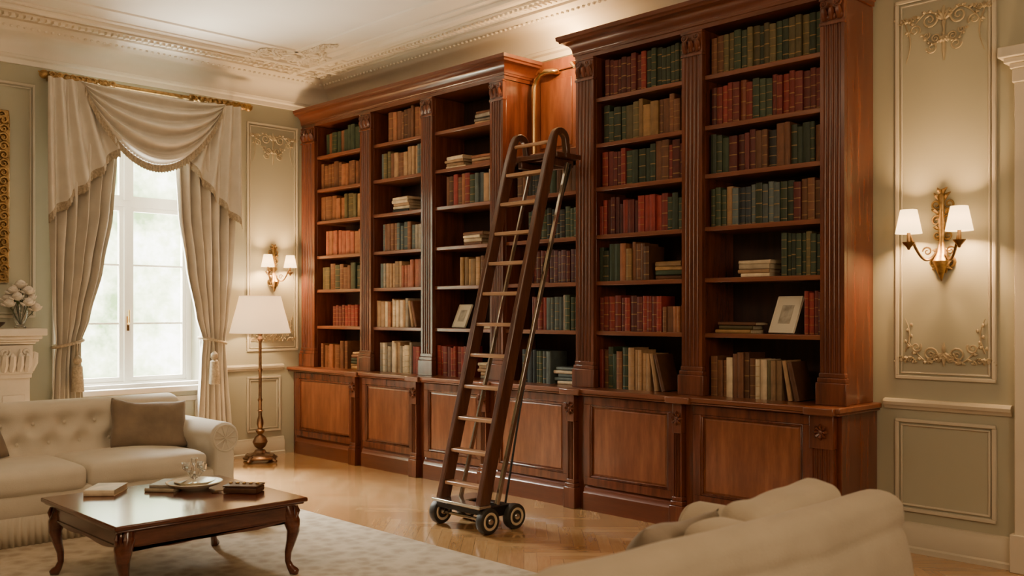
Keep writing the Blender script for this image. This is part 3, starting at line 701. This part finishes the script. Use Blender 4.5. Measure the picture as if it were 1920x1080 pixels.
# ------------------------------------------------------------------ sconces
def sconce(loc,rz,label,s=1.0,e=14):
    t=thing('wall_sconce',label,'wall lamp',loc,rz,'two-arm wall sconces')
    P=lambda a,b_,d:(a*s,-d*s,b_*s)
    m_=MB()
    m_.tube([P(0,-.27,.03),P(0,-.22,.04),P(0,-.15,.05),P(0,-.10,.035),P(0,-.02,.03),P(0,.08,.03),P(0,.18,.03),P(0,.24,.03),P(0,.29,.02)],[.004*s,.022*s,.045*s,.03*s,.014*s,.02*s,.012*s,.026*s,.004*s],10,flat=.7)
    for sd in (-1,1):
        spiral(m_,P,sd*.038,.20,.036,sd,1,1.4,.008*s,pi); spiral(m_,P,sd*.036,.10,.036,sd,-1,1.4,.008*s,pi); spiral(m_,P,sd*.03,.01,.03,sd,1,1.4,.007*s,pi); spiral(m_,P,sd*.045,-.15,.04,sd,1,1.4,.010*s,pi)
        for (aa,bb,a2,b2) in ((.01,.22,.05,.27),(.02,.14,.065,.17),(.02,-.22,.05,-.15),(.01,-.10,.06,-.08),(.01,.04,.055,.06),(.0,.25,.03,.30),(.01,-.19,.06,-.20)):
            m_.tube([P(sd*aa,bb,.02),P(sd*(aa+a2)/2,(bb+b2)/2+.008,.035),P(sd*a2,b2,.02)],[.007*s,.013*s,.003*s],6)
    m_.build('backplate',M['gold'],t,local=True)
    for sd in (-1,1):
        m_=MB(); pts=[];n=16
        for k in range(n+1):
            u=k/n; pts.append(P(sd*(.02+.13*u),-.08-.075*math.sin(u*pi*1.12)+.075*u*u,.03+.12*u))
        m_.tube(pts,.0085*s,8); spiral(m_,P,sd*.07,-.09,.03,sd,1,1.3,.006*s,0,d=.07)
        m_.build('arm',M['bronze'],t,local=True)
        m_=MB(); c=P(sd*.15,-.01,.15); m_.lathe([(.006*s,-.07*s),(.012*s,-.055*s),(.034*s,-.03*s),(.038*s,-.022*s),(.012*s,-.02*s),(.011*s,.035*s)],c,14); m_.build('candle_cup',M['bronze'],t,local=True)
        m_=MB(); m_.lathe([(.078*s,.03*s),(.049*s,.175*s)],c,28,close=False); m_.build('lamp_shade',M['shade'],t,local=True,solid=.002)
        mt=Matrix.Translation(loc)@Matrix.Rotation(rz,4,'Z'); q=mt@(Vector(c)+Vector((0,0,.10*s)))
        ld=bpy.data.lights.new('sconce_light','POINT'); ld.energy=e; ld.color=(1,.58,.24); ld.shadow_soft_size=.03; lo=bpy.data.objects.new('sconce_light',ld); lo.location=q; C.objects.link(lo)
sconce((6.645,-.002,1.96),0,'gilt two-arm wall sconce with cream shades right of the bookcase',1.0,42)
sconce((.002,-.73,1.95),pi/2,'gilt two-arm wall sconce between the right drape and the bookcase',.88,46)

# ------------------------------------------------------------------ floor lamp
t=thing('floor_lamp','bronze floor lamp with cream shade standing left of the bookcase','lamp',(.36,-1.08,0))
c=(.36,-1.08,0)
MB().lathe([(.16,.03),(.17,.04),(.17,.05),(.15,.06),(.14,.075),(.09,.085),(.06,.10),(.05,.12),(.035,.125)],c,24).build('base',M['lampb'],t)
for k in range(4):
    a=k*pi/2+.4; m_=MB(); cs,sn=math.cos(a),math.sin(a)
    m_.tube([(c[0]+cs*.10,c[1]+sn*.10,.055),(c[0]+cs*.15,c[1]+sn*.15,.045),(c[0]+cs*.18,c[1]+sn*.18,.018),(c[0]+cs*.20,c[1]+sn*.20,.016)],[.03,.034,.018,.012],8); m_.build('foot',M['lampb'],t)
MB().lathe([(.035,.11),(.025,.13),(.055,.155),(.075,.20),(.055,.25),(.022,.275),(.042,.30),(.046,.315),(.022,.335),(.034,.38),(.030,.42),(.018,.46),(.018,.50),(.028,.51),(.018,.52),(.016,.6),(.026,.62),(.016,.64),(.0155,.9),(.024,.92),(.0155,.94),(.015,1.20),(.028,1.23),(.016,1.26),(.034,1.30),(.012,1.34),(.012,1.45)],c,16).build('pole',M['lampb'],t)
MB().lathe([(.300,1.29),(.295,1.30),(.265,1.42),(.232,1.54),(.205,1.65),(.203,1.66)],c,64,close=False).build('lamp_shade',M['lshade'],t,solid=.003)
MB().blob((c[0],c[1],1.48),(.03,.03,.045),8).build('bulb',M['bulb'],t)
ld=bpy.data.lights.new('floor_lamp_light','POINT'); ld.energy=42; ld.color=(1,.67,.35); ld.shadow_soft_size=.06; lo=bpy.data.objects.new('floor_lamp_light',ld); lo.location=(c[0],c[1],1.54); C.objects.link(lo)

# ------------------------------------------------------------------ curtains
def interp(tab,z):
    tab=sorted(tab)
    if z<=tab[0][0]: return tab[0][1:]
    for p,q in zip(tab,tab[1:]):
        if z<=q[0]:
            f=(z-p[0])/(q[0]-p[0]); f=f*f*(3-2*f)*.5+f*.5; return tuple(p[k]+(q[k]-p[k])*f for k in range(1,len(p)))
    return tab[-1][1:]
def curtain(tab,label,npl,tz,ty,ph):
    t=thing('curtain',label,'curtain',(.17,(tab[0][1]+tab[0][2])/2,0),0,'window curtains')
    def fn(u,v):
        z=.02+3.5*v; y0,y1=interp(tab,z); w=abs(y1-y0); amp=.032+.042*min(1,max(0,(w-.15)/.5))
        x=.18+amp*math.sin(2*pi*npl*u+ph+.5*math.sin(z*1.3))+.014*math.sin(2*pi*npl*1.7*u+z*2)
        return (x,y0+(y1-y0)*(u+.014*math.sin(2*pi*npl*u)),z)
    MB().grid(fn,150,50).build('drape',M['curtain'],t,ang=180)
    y0,y1=interp(tab,tz); cy=(y0+y1)/2; hw=abs(y1-y0)/2+.02
    MB().tube([(.18+.09*math.cos(a),cy+hw*math.sin(a),tz+.03*math.sin(a)*ty) for a in [2*pi*k/24 for k in range(25)]],.014,8).build('tieback',M['fringe'],t)
    m_=MB(); yy=cy+ty*hw*.3; m_.tube([(.285,yy,tz),(.30,yy,tz-.12)],.007,6); m_.lathe([(.008,0),(.036,-.03),(.036,-.06),(.020,-.08),(.042,-.10),(.056,-.32),(.0,-.32)],(.30,yy,tz-.10),14); m_.build('tassel',M['fringe'],t)
curtain([(3.5,-3.03,-2.45),(2.9,-3.03,-2.43),(2.38,-3.03,-2.47),(1.9,-3.02,-2.56),(1.45,-3.0,-2.68),(1.22,-2.98,-2.76),(1.05,-3.0,-2.76),(.02,-3.06,-2.71)],'left silver-beige drape tied back, nearest the white fireplace',6,1.22,1,0)
curtain([(3.5,-1.90,-1.28),(2.95,-1.90,-1.28),(2.45,-1.87,-1.28),(1.95,-1.79,-1.30),(1.45,-1.69,-1.34),(1.22,-1.62,-1.38),(1.05,-1.64,-1.37),(.02,-1.70,-1.30)],'right silver-beige drape tied back, just left of the floor lamp',6,1.22,-1,1)
t=thing('valance','draped silver-beige swag valance with fringed tails above the window','valance',(.25,-2.13,2.4))
def swag(u,v):
    y=-2.82+1.42*u; s=math.sin(pi*u)**.75
    z=3.54-.02*v-(.62*v)*s - .03*s; x=.29+.038*math.sin(v*2*pi*4.4+.8*math.sin(u*pi)+.5*math.sin(u*5))*(.25+s)+.09*s*math.sin(pi*v*.9)
    y=y+(u-.5)*(-.10)*v
    return (x,y,z)
MB().grid(swag,60,90).build('swag',M['curtain'],t,ang=180)
def swf(u,v):
    p=swag(u,1); return (p[0]+.008+.008*math.sin(u*300),p[1],p[2]-.07*v-.006*v*math.sin(u*300))
MB().grid(swf,300,2).build('fringe',M['fringe'],t,ang=180)
for (ya,yb_,zo,zi,sd) in ((-3.07,-2.46,2.34,2.98,1),(-1.24,-1.84,2.40,3.02,-1)):
    def jab(u,v,lo=0):
        zb_=zo+(zi-zo)*(u**1.15)+.035*abs(math.sin(u*pi*4)); z=3.54+(zb_-3.54)*v-lo
        x=.265+.050*math.sin(u*2*pi*4.2+.4)*(.5+.5*v)
        return (x+lo*.1,ya+(yb_-ya)*(u*(.62+.38*v)),z)
    MB().grid(jab,100,24).build('tail',M['curtain'],t,ang=180)
    def jf(u,v):
        p=jab(u,1,.075*v+.006*v*math.sin(u*160)); return (p[0]+.006*math.sin(u*160)*v,p[1],p[2])
    MB().grid(jf,160,1).build('fringe',M['fringe'],t,ang=180)
t=thing('curtain_rod','carved gilt curtain rod above the window valance','curtain rod',(.18,-2.1,3.56))
MB().tube([(.18,-3.0,3.57),(.18,-1.18,3.57)],.020,12).build('rod',M['gold'],t)
for (y0,y1) in ((-3.05,-2.45),(-1.75,-1.13)):
    n=36; pr=[(.022+.012*abs(math.sin(k*1.1))+.006*R.random(),(y1-y0)*k/n) for k in range(n+1)]; pr[0]=(.008,0); pr[-1]=(.008,y1-y0)
    m_=MB(); m_.lathe(pr,(.18,y0,3.57),10,axis='y')
    for k in range(10): spiral(m_,P_L,y0+.04+(y1-y0-.08)*k/9,3.57,.030,1 if k%2 else -1,1,1.2,.008,0,10,d=.21)
    m_.build('carved_sleeve',M['gold'],t)
for y,sd in ((-3.07,-1),(-1.11,1)):
    m_=MB(); m_.blob((.18,y,3.57),(.035,.045,.04),6); m_.tube([(.18,y,3.57),(.18,y+sd*.05,3.59)],[.02,.006],6); m_.build('finial',M['gold'],t)
for y in (-2.98,-1.2): MB().box(.0,.18,y-.012,y+.012,3.555,3.58).build('bracket',M['gold'],t)

# ------------------------------------------------------------------ fireplace, mirror, flowers
t=thing('fireplace','cream carved marble fireplace surround left of the window','fireplace',(.2,-4.0,0))
y0,y1=-4.90,-3.12
m_=MB()
for z0,z1,p in ((1.23,1.25,-.07),(1.25,1.27,-.05),(1.27,1.30,-.03),(1.30,1.36,0)): m_.box(.002,.42+p,y0-p,y1+p,z0,z1)
m_.build('mantel_shelf',M['marble'],t,bevel=.008)
MB().box(.002,.28,y0+.1,y1-.1,1.0,1.23).build('frieze',M['marble'],t,bevel=.005)
for a,b_ in ((y1-.36,y1-.1),(y0+.1,y0+.36)):
    m_=MB(); m_.box(.002,.29,a,b_,0,.98); m_.box(.002,.32,a-.015,b_+.015,0,.16); m_.box(.002,.31,a-.01,b_+.01,.94,.98); m_.box(.29,.30,a+.04,b_-.04,.22,.80)
    p=m_.build('pilaster',M['marble'],t,bevel=.006)
    m_=MB(); m_.box(.002,.33,a-.01,b_+.01,.98,1.22)
    for k in range(4):
        yy=a+.04+(b_-a-.08)*k/3
        m_.tube([(.33,yy,1.0),(.36,yy,1.06),(.38,yy,1.13),(.36,yy,1.15)],[.02,.032,.022,.008],6)
    for sd in (0,1): spiral(m_,P_L,a+.05+(b_-a-.1)*sd,1.16,.045,1 if sd else -1,1,1.4,.014,pi*.8,d=.345)
    for k in range(5):
        xx=.06+.06*k; m_.tube([(xx,b_+.012,1.0),(xx,b_+.035,1.07),(xx,b_+.045,1.15),(xx,b_+.03,1.16)],[.016,.026,.018,.006],6)
    m_.build('carved_capital',M['marble'],p)
m_=MB(); m_.box(.002,.12,y0+.36,y1-.36,0,1.0); m_.build('firebox',M['soot'],t)
tag(MB().box(.40,.9,y0,y1-.0,0,.03).build('hearth',M['marble'],bevel=.006),'low marble hearth slab in front of the fireplace','hearth')
t=thing('wall_mirror','tall mirror in a heavily carved gilt frame above the fireplace','mirror',(.03,-3.95,1.75))
m_=MB(); mframe(m_,'L',-4.60,-3.31,1.75,3.24,.11,.05); fr=m_.build('frame',M['gold'],t,bevel=.01)
m_=MB(); k=0
z=1.80
while z<3.22:
    for yy,sg in ((-3.36,1),(-4.55,-1)): spiral(m_,P_L,yy,z,.042,sg if k%2 else -sg,1,1.3,.014,0,10,d=.06)
    z+=.075; k+=1
y=-4.5
while y<-3.35:
    for zz in (1.80,3.19): spiral(m_,P_L,y,zz,.042,1 if k%2 else -1,1,1.3,.014,0,10,d=.06)
    y+=.075; k+=1
m_.build('carving',M['gold'],fr)
MB().box(.004,.02,-4.50,-3.41,1.85,3.14).build('mirror_glass',M['mirror'],t)
t=thing('flower_vase','clear vase of white roses standing on the mantel shelf','vase',(.2,-3.27,1.361))
c=(.2,-3.27,1.361)
MB().lathe([(.045,0),(.05,.01),(.03,.03),(.055,.09),(.06,.14),(.045,.19),(.055,.21),(.05,.21),(.04,.19),(.055,.14),(.05,.09),(.02,.04)],c,18).build('vase',M['glass'],t)
for k in range(12):
    a=k*2.4; rr=.012+.032*math.sqrt(k); h=.375-.016*k+.012*math.cos(k*1.9); bx,by,bz=c[0]+rr*math.cos(a),c[1]+rr*math.sin(a),c[2]+h
    m_=MB()
    m_.blob((bx,by,bz-.012),(.042,.042,.038),6)
    for q in range(16):
        th=q*2.4; rad=.004+.0028*q; tilt=.15+.06*q
        rot=Matrix.Rotation(th,3,'Z')@Matrix.Rotation(tilt,3,'Y')
        m_.blob((bx+math.cos(th)*rad,by+math.sin(th)*rad,bz+.004-.0022*q),(.010,.022,.024),5,rot)
    m_.build('blossom',M['petal'],t)
    MB().tube([(c[0],c[1],c[2]+.03),(bx,by,bz-.03)],.003,5).build('stem',M['leaf'],t)
m_=MB()
for k in range(8):
    a=k*.8; rot=Matrix.Rotation(a,3,'Z')@Matrix.Rotation(1.1,3,'Y'); m_.blob((c[0]+.07*math.cos(a),c[1]+.07*math.sin(a),c[2]+.225),(.005,.02,.045),5,rot)
m_.build('foliage',M['leaf'],t)
tag(MB().lathe([(.03,0),(.035,.01),(.07,.04),(.075,.055),(.065,.05),(.03,.02),(0,.018)],(.22,-3.47,1.361),18).build('bowl',M['dbox']),'small dark bowl beside the vase on the mantel','bowl')

# ------------------------------------------------------------------ sofas
def pillow(w,h,tk,name,label,mat,loc,rot,grp=None):
    m_=MB(); n=22
    def f(sg):
        def g(u,v):
            a=2*u-1;b_=2*v-1; k=(max(0,1-abs(a)**2.6))**.5*(max(0,1-abs(b_)**2.6))**.5
            pin=1-.05*(abs(a)*abs(b_))**4-.04*((1-a*a)*abs(b_)**3+(1-b_*b_)*abs(a)**3)
            return (a*w/2*pin,sg*tk/2*k*(1+.12*math.sin(3*a+2*b_)),h/2+b_*h/2*pin-.03*(1-a*a)*max(b_,0))
        return g
    m_.grid(f(1),n,n); m_.grid(f(-1),n,n)
    o=m_.build(name,mat,ang=180,lump=(.014,5)); o.location=loc; o.rotation_euler=rot; tag(o,label,'pillow',grp); return o
def sofa(name,label,loc,rz,W,D,mat,tuft=True,bh=.86,backc=(),group=None,skirt=True):
    t=thing(name,label,'sofa',loc,rz); aw=.24; B=lambda m_,n_,**k:m_.build(n_,k.pop('mat',mat),k.pop('par',t),local=True,**k)
    B(MB().rbox(0,0,.25,W-.12,D-.08,.22,.04,6),'base')
    cw=(W-2*aw)/2
    for k in (-1,1): B(MB().rbox(k*cw/2,-.10,.40,cw-.006,D-.26,.17,.055,14,.025),'seat_cushion',ang=180,lump=(.008,4))
    fy=D/2-.27; prof=[(fy,.30),(fy+.005,.45),(fy+.02,.60),(fy+.04,bh-.14)]
    rc=.085 if tuft else .07
    cxr,czr=fy+(.14 if tuft else .125),bh-rc-.01
    for k in range(11):
        an=pi-pi*(1.25 if tuft else .85)*k/10; prof.append((cxr+rc*1.25*math.cos(an),czr+rc*math.sin(an)+.01))
    prof+=[(D/2-.05,bh-.22),(D/2-.05,.14),(fy+.05,.14)] if tuft else [(D/2-.045,bh-.13),(D/2-.02,bh-.24),(D/2-.01,bh-.38),(D/2-.02,.30),(D/2-.03,.14),(fy+.05,.14)]
    dense=[]
    for i in range(len(prof)):
        p=Vector(prof[i]); q=Vector(prof[(i+1)%len(prof)]); L=(q-p).length; nn=max(1,int(L/(.02 if tuft else .012))) if i<14 or not tuft else 2
        for k in range(nn): dense.append(p+(q-p)*k/nn)
    nx=130; x0,x1=-W/2+(.12 if tuft else .02),W/2-(.12 if tuft else .02); n=len(dense)
    btn=[]
    if tuft:
        for row,(zz,cnt) in enumerate(((.70,8),(.56,7))):
            for k in range(cnt):
                btn.append(((k-(cnt-1)/2)*.215,zz))
    vs=[]; cx_=sum(p.x for p in dense)/n; cz_=sum(p.y for p in dense)/n
    er=.06 if tuft else .14
    for i in range(nx+1):
        f=i/nx; x=x0+(x1-x0)*f; e=min(x-x0,x1-x)/er; sc=1 if e>=1 else 1-.38*(1-math.sqrt(max(0,1-(1-e)**2)))
        for p in dense:
            y=cx_+(p.x-cx_)*sc; z=cz_+(p.y-cz_)*(1-(1-sc)*.35)
            if tuft and p.x<fy+.08 and p.y>.42:
                d=min((x-bx)**2+(z-bz)**2 for bx,bz in btn); y+=-.02+.048*math.exp(-d/.0028)+.012*math.exp(-d/.012)
            elif not tuft:
                z+=(.005*math.sin(x*5+1)+.03*max(0,x))*min(1,(p.y/.6)**3)
                if p.x>fy+.14:   # one soft seam below the roll and faint diagonal creases
                    wv=(p.y-(bh-.13)-.006*math.sin(x*4))/.1; y+=-.013*math.exp(-wv*wv/.05)
                    wv=(p.y-(bh-.34)-.01*math.sin(x*3+1))/.1; y+=-.009*math.exp(-wv*wv/.06)
                    y+=.0035*math.sin(x*15+p.y*19+2*math.sin(x*3))
            vs.append((x,y,z))
    m_=MB(); m_.add(vs,[(i*n+j,i*n+(j+1)%n,(i+1)*n+(j+1)%n,(i+1)*n+j) for i in range(nx) for j in range(n)]+[tuple(range(n)),tuple(range(nx*n,nx*n+n))])
    bk_=B(m_,'backrest',ang=60,lump=None if tuft else (.010,3.0))
    for bx,bz in btn: MB().blob((bx,fy+.050,bz),(.013,.008,.013),5).build('button',mat,bk_,local=True)
    for sd in (-1,1):
        rr=.115; cx=sd*(W/2-rr-.005); cz=.575; prof=[(cx-sd*.085,.12),(cx-sd*.085,.50)]
        for k in range(13):
            an=pi*1.05-pi*1.45*k/12; prof.append((cx+sd*rr*math.cos(an),cz+rr*math.sin(an)))
        prof+=[(cx+sd*.075,.47),(cx+sd*.075,.12)]
        m_=MB(); m_.loft(prof,'y',-D/2+.02,D/2-.12,.03); a_=B(m_,'arm',ang=50)
        m_=MB(); m_.tube([(cx+sd*(rr-.02)*math.cos(2*pi*k/24),-D/2+.02,cz+(rr-.02)*math.sin(2*pi*k/24)) for k in range(25)],.008,6)
        for k in range(10):
            an=2*pi*k/10; m_.tube([(cx,-D/2+.012,cz),(cx+sd*(rr-.03)*math.cos(an),-D/2+.022,cz+(rr-.03)*math.sin(an))],[.003,.008],5)
        m_.build('arm_piping',mat,a_,local=True)
    for (xk,cw2,ch,tl,dz) in backc:
        o=B(MB().rbox(0,0,ch/2,cw2-.01,.17,ch,.055,20,.010),'back_cushion',ang=180,lump=(.018,5)); o.location=(xk,fy-.075,.46+dz); o.rotation_euler=(-.16,tl,0)
    if skirt:
        peri=[(-W/2+.03,D/2-.06),(-W/2+.03,-D/2+.02),(W/2-.03,-D/2+.02),(W/2-.03,D/2-.06)]
        pts=[]
        for p,q in zip(peri,peri[1:]):
            L=math.dist(p,q); nn=int(L/.008)
            for k in range(nn):
                f=k/nn; nx_,ny_=(q[1]-p[1])/L,-(q[0]-p[0])/L; pts.append((p[0]+(q[0]-p[0])*f,p[1]+(q[1]-p[1])*f,nx_,ny_))
        m_=MB(); vs=[]
        for z,am in ((.20,.001),(.10,.006),(.015,.011)):
            for k,(x,y,a_,b_) in enumerate(pts):
                s_=am*math.sin(k*2*pi/5)-.004; vs.append((x-a_*s_,y-b_*s_,z))
        n=len(pts); m_.add(vs,[(r*n+k,r*n+k+1,(r+1)*n+k+1,(r+1)*n+k) for r in range(2) for k in range(n-1)]); B(m_,'skirt',ang=180,solid=.004)
    for sx in (-1,1):
        for sy in (-1,1): B(MB().lathe([(.02,0),(.03,.15)],(sx*(W/2-.12),sy*(D/2-.14),0),10),'foot',mat=M['mahog'])
    return t
sofa('sofa','long cream sofa with a buttoned back and pleated skirt below the window',(2.0,-3.55,.0),pi/2,2.2,1.0,M['sofa'])
sofa('sofa','oatmeal sofa in the right foreground seen from behind',(7.06,-3.42,.0),-pi/2,1.96,.98,M['sofa2'],tuft=False,bh=.85,
     backc=((-.46,.62,.40,.02,0),(-.05,.24,.375,-.04,-.02),(.42,.60,.28,.03,-.02)))
pillow(.56,.40,.17,'throw_pillow','dark taupe pillow at the right end of the cream sofa',M['pillow'],(1.97,-2.92,.485),(-.45,.06,pi/2-.30),'taupe pillows on the cream sofa')
pillow(.54,.42,.17,'throw_pillow','dark taupe pillow at the left picture edge on the cream sofa',M['pillow'],(1.97,-4.12,.485),(-.40,-.08,pi/2+.25),'taupe pillows on the cream sofa')
pillow(.52,.40,.17,'throw_pillow','grey-beige pillow on the oatmeal foreground sofa',M['pillow2'],(6.95,-3.37,.455),(-.42,-.04,-pi/2+.12))

# ------------------------------------------------------------------ rug, table
tag(MB().rbox(4.95,-3.75,.007,5.9,3.36,.014,.006,6).build('rug',M['rug']),'large pale cream patterned rug under the coffee table','rug')
X0,X1,Y0,Y1=3.25,4.30,-4.11,-3.02; tz=.014
t=thing('coffee_table','polished dark mahogany coffee table with curved cabriole legs on the rug','table',((X0+X1)/2,(Y0+Y1)/2,tz))
m_=MB(); m_.box(X0,X1,Y0,Y1,.425,.45); m_.box(X0+.015,X1-.015,Y0+.015,Y1-.015,.412,.425); m_.build('tabletop',M['table'],t,bevel=.008)
m_=MB(); i0=.05
def apron(a,b_):
    L=b_-a; pts=[(a,.412),(b_,.412),(b_,.30)]
    for k in range(13):
        f=1-k/12; pts.append((a+L*f,.318+.008*math.cos(f*4*pi)-(.012*math.sin(pi*f))))
    pts.append((a,.30)); return pts
for y in (Y0+i0,Y1-i0-.025): m_.prism(apron(X0+i0,X1-i0),'y',y,y+.025)
for x in (X0+i0,X1-i0-.025): m_.prism(apron(Y0+i0,Y1-i0),'x',x,x+.025)
ap=m_.build('apron',M['table'],t,bevel=.003)
m_=MB()
for y in (Y0+i0-.006,Y1-i0+.001): m_.box(X0+.12,X1-.12,y,y+.006,.395,.403); m_.box(X0+.12,X1-.12,y,y+.006,.326,.332)
for x in (X0+i0-.006,X1-i0+.001): m_.box(x,x+.006,Y0+.12,Y1-.12,.395,.403); m_.box(x,x+.006,Y0+.12,Y1-.12,.326,.332)
m_.build('apron_bead',M['table'],ap)
for sx,x in ((-1,X0+.085),(1,X1-.085)):
    for sy,y in ((-1,Y0+.085),(1,Y1-.085)):
        d=Vector((sx,sy,0))*.7071
        prof=[(.412,-.01,.045),(.36,.005,.05),(.31,.028,.046),(.26,.035,.036),(.20,.022,.027),(.14,.006,.020),(.09,.004,.017),(.055,.018,.02),(.03,.038,.028),(tz+.012,.045,.026),(tz+.0005,.045,.018)]
        m_=MB(); m_.tube([Vector((x,y,0))+d*o+Vector((0,0,z)) for z,o,r in prof],[r for z,o,r in prof],12)
        lg=m_.build('leg',M['table'],t,ang=60)
        m_=MB(); q=Vector((x,y,.37))+d*.05
        for k in range(3):
            off=Vector((-d.y,d.x,0))*(k-1)*.022; m_.tube([q+off+Vector((0,0,.03)),q+off+d*.008,q+off+Vector((0,0,-.05-.02*(k==1)))],[.005,.012,.003],6)
        m_.build('carved_knee',M['table'],lg)
def flatbook(loc,L,D,T,rz,mt,label):
    vs,fs,mi,uv=book_data(T,D,L,1.0,False); o=mk('book',vs,fs,mi,uv,[mt]); o.location=(loc[0],loc[1],loc[2]+T); o.rotation_euler=(0,pi/2,rz); tag(o,label,'book')
    p=MB().box(.0023,T-.0023,.01,D-.004,.004,L-.004).build('page_block',M['paper'],smooth=False); p.parent=o
flatbook((3.40,-3.93,.4505),.17,.25,.035,math.radians(50),BM['cream'],'small cream book at the left corner of the coffee table')
flatbook((3.50,-3.62,.4505),.18,.24,.022,math.radians(38),BM['cream'],'lower pale book beside the plate on the coffee table')
flatbook((3.52,-3.60,.473),.16,.22,.018,math.radians(44),BM['grey'],'upper thin book of the pair beside the plate')
pc=(3.60,-3.36)
tag(MB().lathe([(.0,.0),(.08,.0),(.09,.008),(.15,.03),(.165,.042),(.16,.046),(.14,.036),(.08,.014),(0,.012)],(*pc,.4505),32).build('plate',M['porc']),'ivory porcelain plate in the middle of the coffee table','plate')
tag(MB().lathe([(.0,.0),(.06,.0),(.07,.006),(.115,.03),(.12,.036),(.11,.034),(.06,.012),(0,.01)],(*pc,.4655),32).build('dish',M['porc']),'ivory dish stacked on the plate under the crystal centrepiece','dish')
t=thing('glass_centrepiece','small branched crystal centrepiece standing in the ivory dish','ornament',(*pc,.4765))
m_=MB(); m_.lathe([(.035,0),(.037,.006),(.01,.015),(.008,.03),(.02,.04),(.008,.055),(.006,.10),(.014,.12),(.02,.155),(.017,.155),(.01,.12)],(*pc,.4765),14); m_.build('stem',M['glass'],t)
for k in range(4):
    a=k*pi/2+.5; cx,cy=pc[0]+.06*math.cos(a),pc[1]+.06*math.sin(a)
    m_=MB(); m_.tube([(pc[0],pc[1],.535),(pc[0]+.035*math.cos(a),pc[1]+.035*math.sin(a),.525),(cx,cy,.555)],.004,6); m_.lathe([(.005,0),(.02,.012),(.024,.045),(.021,.045),(.016,.014),(0,.008)],(cx,cy,.555),12); m_.build('arm_cup',M['glass'],t)
t=thing('trinket_box','low dark leather box with brass trim at the right of the table','box',(3.90,-3.20,.4505),math.radians(40))
MB().rbox(0,0,.018,.20,.14,.034,.008,6).build('box',M['dbox'],t,local=True)
MB().rbox(0,0,.041,.205,.145,.012,.005,6).build('lid',M['dbox'],t,local=True)
m_=MB()
for k in range(5): m_.blob((-.08+.04*k,0,.051),(.012,.012,.008),5)
m_.build('stud',M['brass'],t,local=True)
tag(MB().tube([(3.80,-3.33,.458),(3.83,-3.29,.462),(3.835,-3.27,.475),(3.82,-3.28,.49)],.004,6).lathe([(.02,0),(.022,.004),(.0,.006)],(3.80,-3.33,.4505),12).build('hook_ornament',M['bronze']),'tiny bronze hook ornament lying left of the leather box','ornament')

# ------------------------------------------------------------------ light, world, camera
def area(name,loc,target,sx,sy,e,col):
    ld=bpy.data.lights.new(name,'AREA'); ld.shape='RECTANGLE'; ld.size=sx; ld.size_y=sy; ld.energy=e; ld.color=col
    o=bpy.data.objects.new(name,ld); o.location=loc; o.rotation_euler=(Vector(target)-Vector(loc)).to_track_quat('-Z','Y').to_euler(); C.objects.link(o); return o
area('sky_area',(-2.4,-2.6,4.9),(0.3,-2.1,1.9),2.4,2.4,7500,(1,.94,.82))
area('garden_bounce',(-2.2,-2.2,-1.3),(0.8,-2.0,2.6),2.4,2.0,2200,(1,.92,.78))
po=area('portal',(-.05,-2.2,2.04),(1,-2.2,2.04),2.5,1.28,1,(1,1,1)); po.data.cycles.is_portal=True
po.rotation_euler=(Vector((1,0,0))).to_track_quat('-Z','Y').to_euler(); po.data.size=1.28; po.data.size_y=2.5
area('overhead_fill',(4.6,-5.0,3.8),(3.4,-3.0,0),1.4,1.4,58,(1,.73,.46))  # added warm fill from above, out of frame; no fixture modelled
area('rear_fill',(9.4,-7.2,3.5),(3.6,-1.2,1.6),1.2,1.0,32,(1,.66,.38))  # added fill behind the camera, aimed at the bookcase
area('upward_fill',(9.7,-3.6,2.3),(3.0,-3.4,3.95),1.4,1.4,62,(1,.75,.48))  # added out-of-frame fill aimed up to brighten the ceiling
sp_=bpy.data.lights.new('recess_spot','POINT'); sp_.energy=28; sp_.color=(1,.57,.22); sp_.shadow_soft_size=.03; so=bpy.data.objects.new('recess_spot',sp_); so.location=(3.72,-.30,3.60); C.objects.link(so)
wd=bpy.data.worlds.new('World'); scene.world=wd; wd.use_nodes=True; nt=wd.node_tree; bg=nt.nodes['Background']
tc=nt.nodes.new('ShaderNodeTexCoord')
nz=noise(nt,15,vec=tc.outputs['Generated'],detail=9,rough=.7)
nt.links.new(ramp(nt,nz,[(.38,(.22,.32,.12)),(.50,(.66,.72,.44)),(.59,(1,.98,.90))]),bg.inputs[0]); bg.inputs[1].default_value=10.5
cd=bpy.data.cameras.new('Camera'); cam=bpy.data.objects.new('Camera',cd); C.objects.link(cam); scene.camera=cam
cam.location=(9,-6,1.5); cam.rotation_euler=(pi/2,0,math.radians(45.64)); cd.lens=33.75; cd.sensor_width=36; cd.shift_y=45/1920
cd.clip_start=.05; cd.dof.use_dof=True; cd.dof.focus_distance=7.5; cd.dof.aperture_fstop=2.8
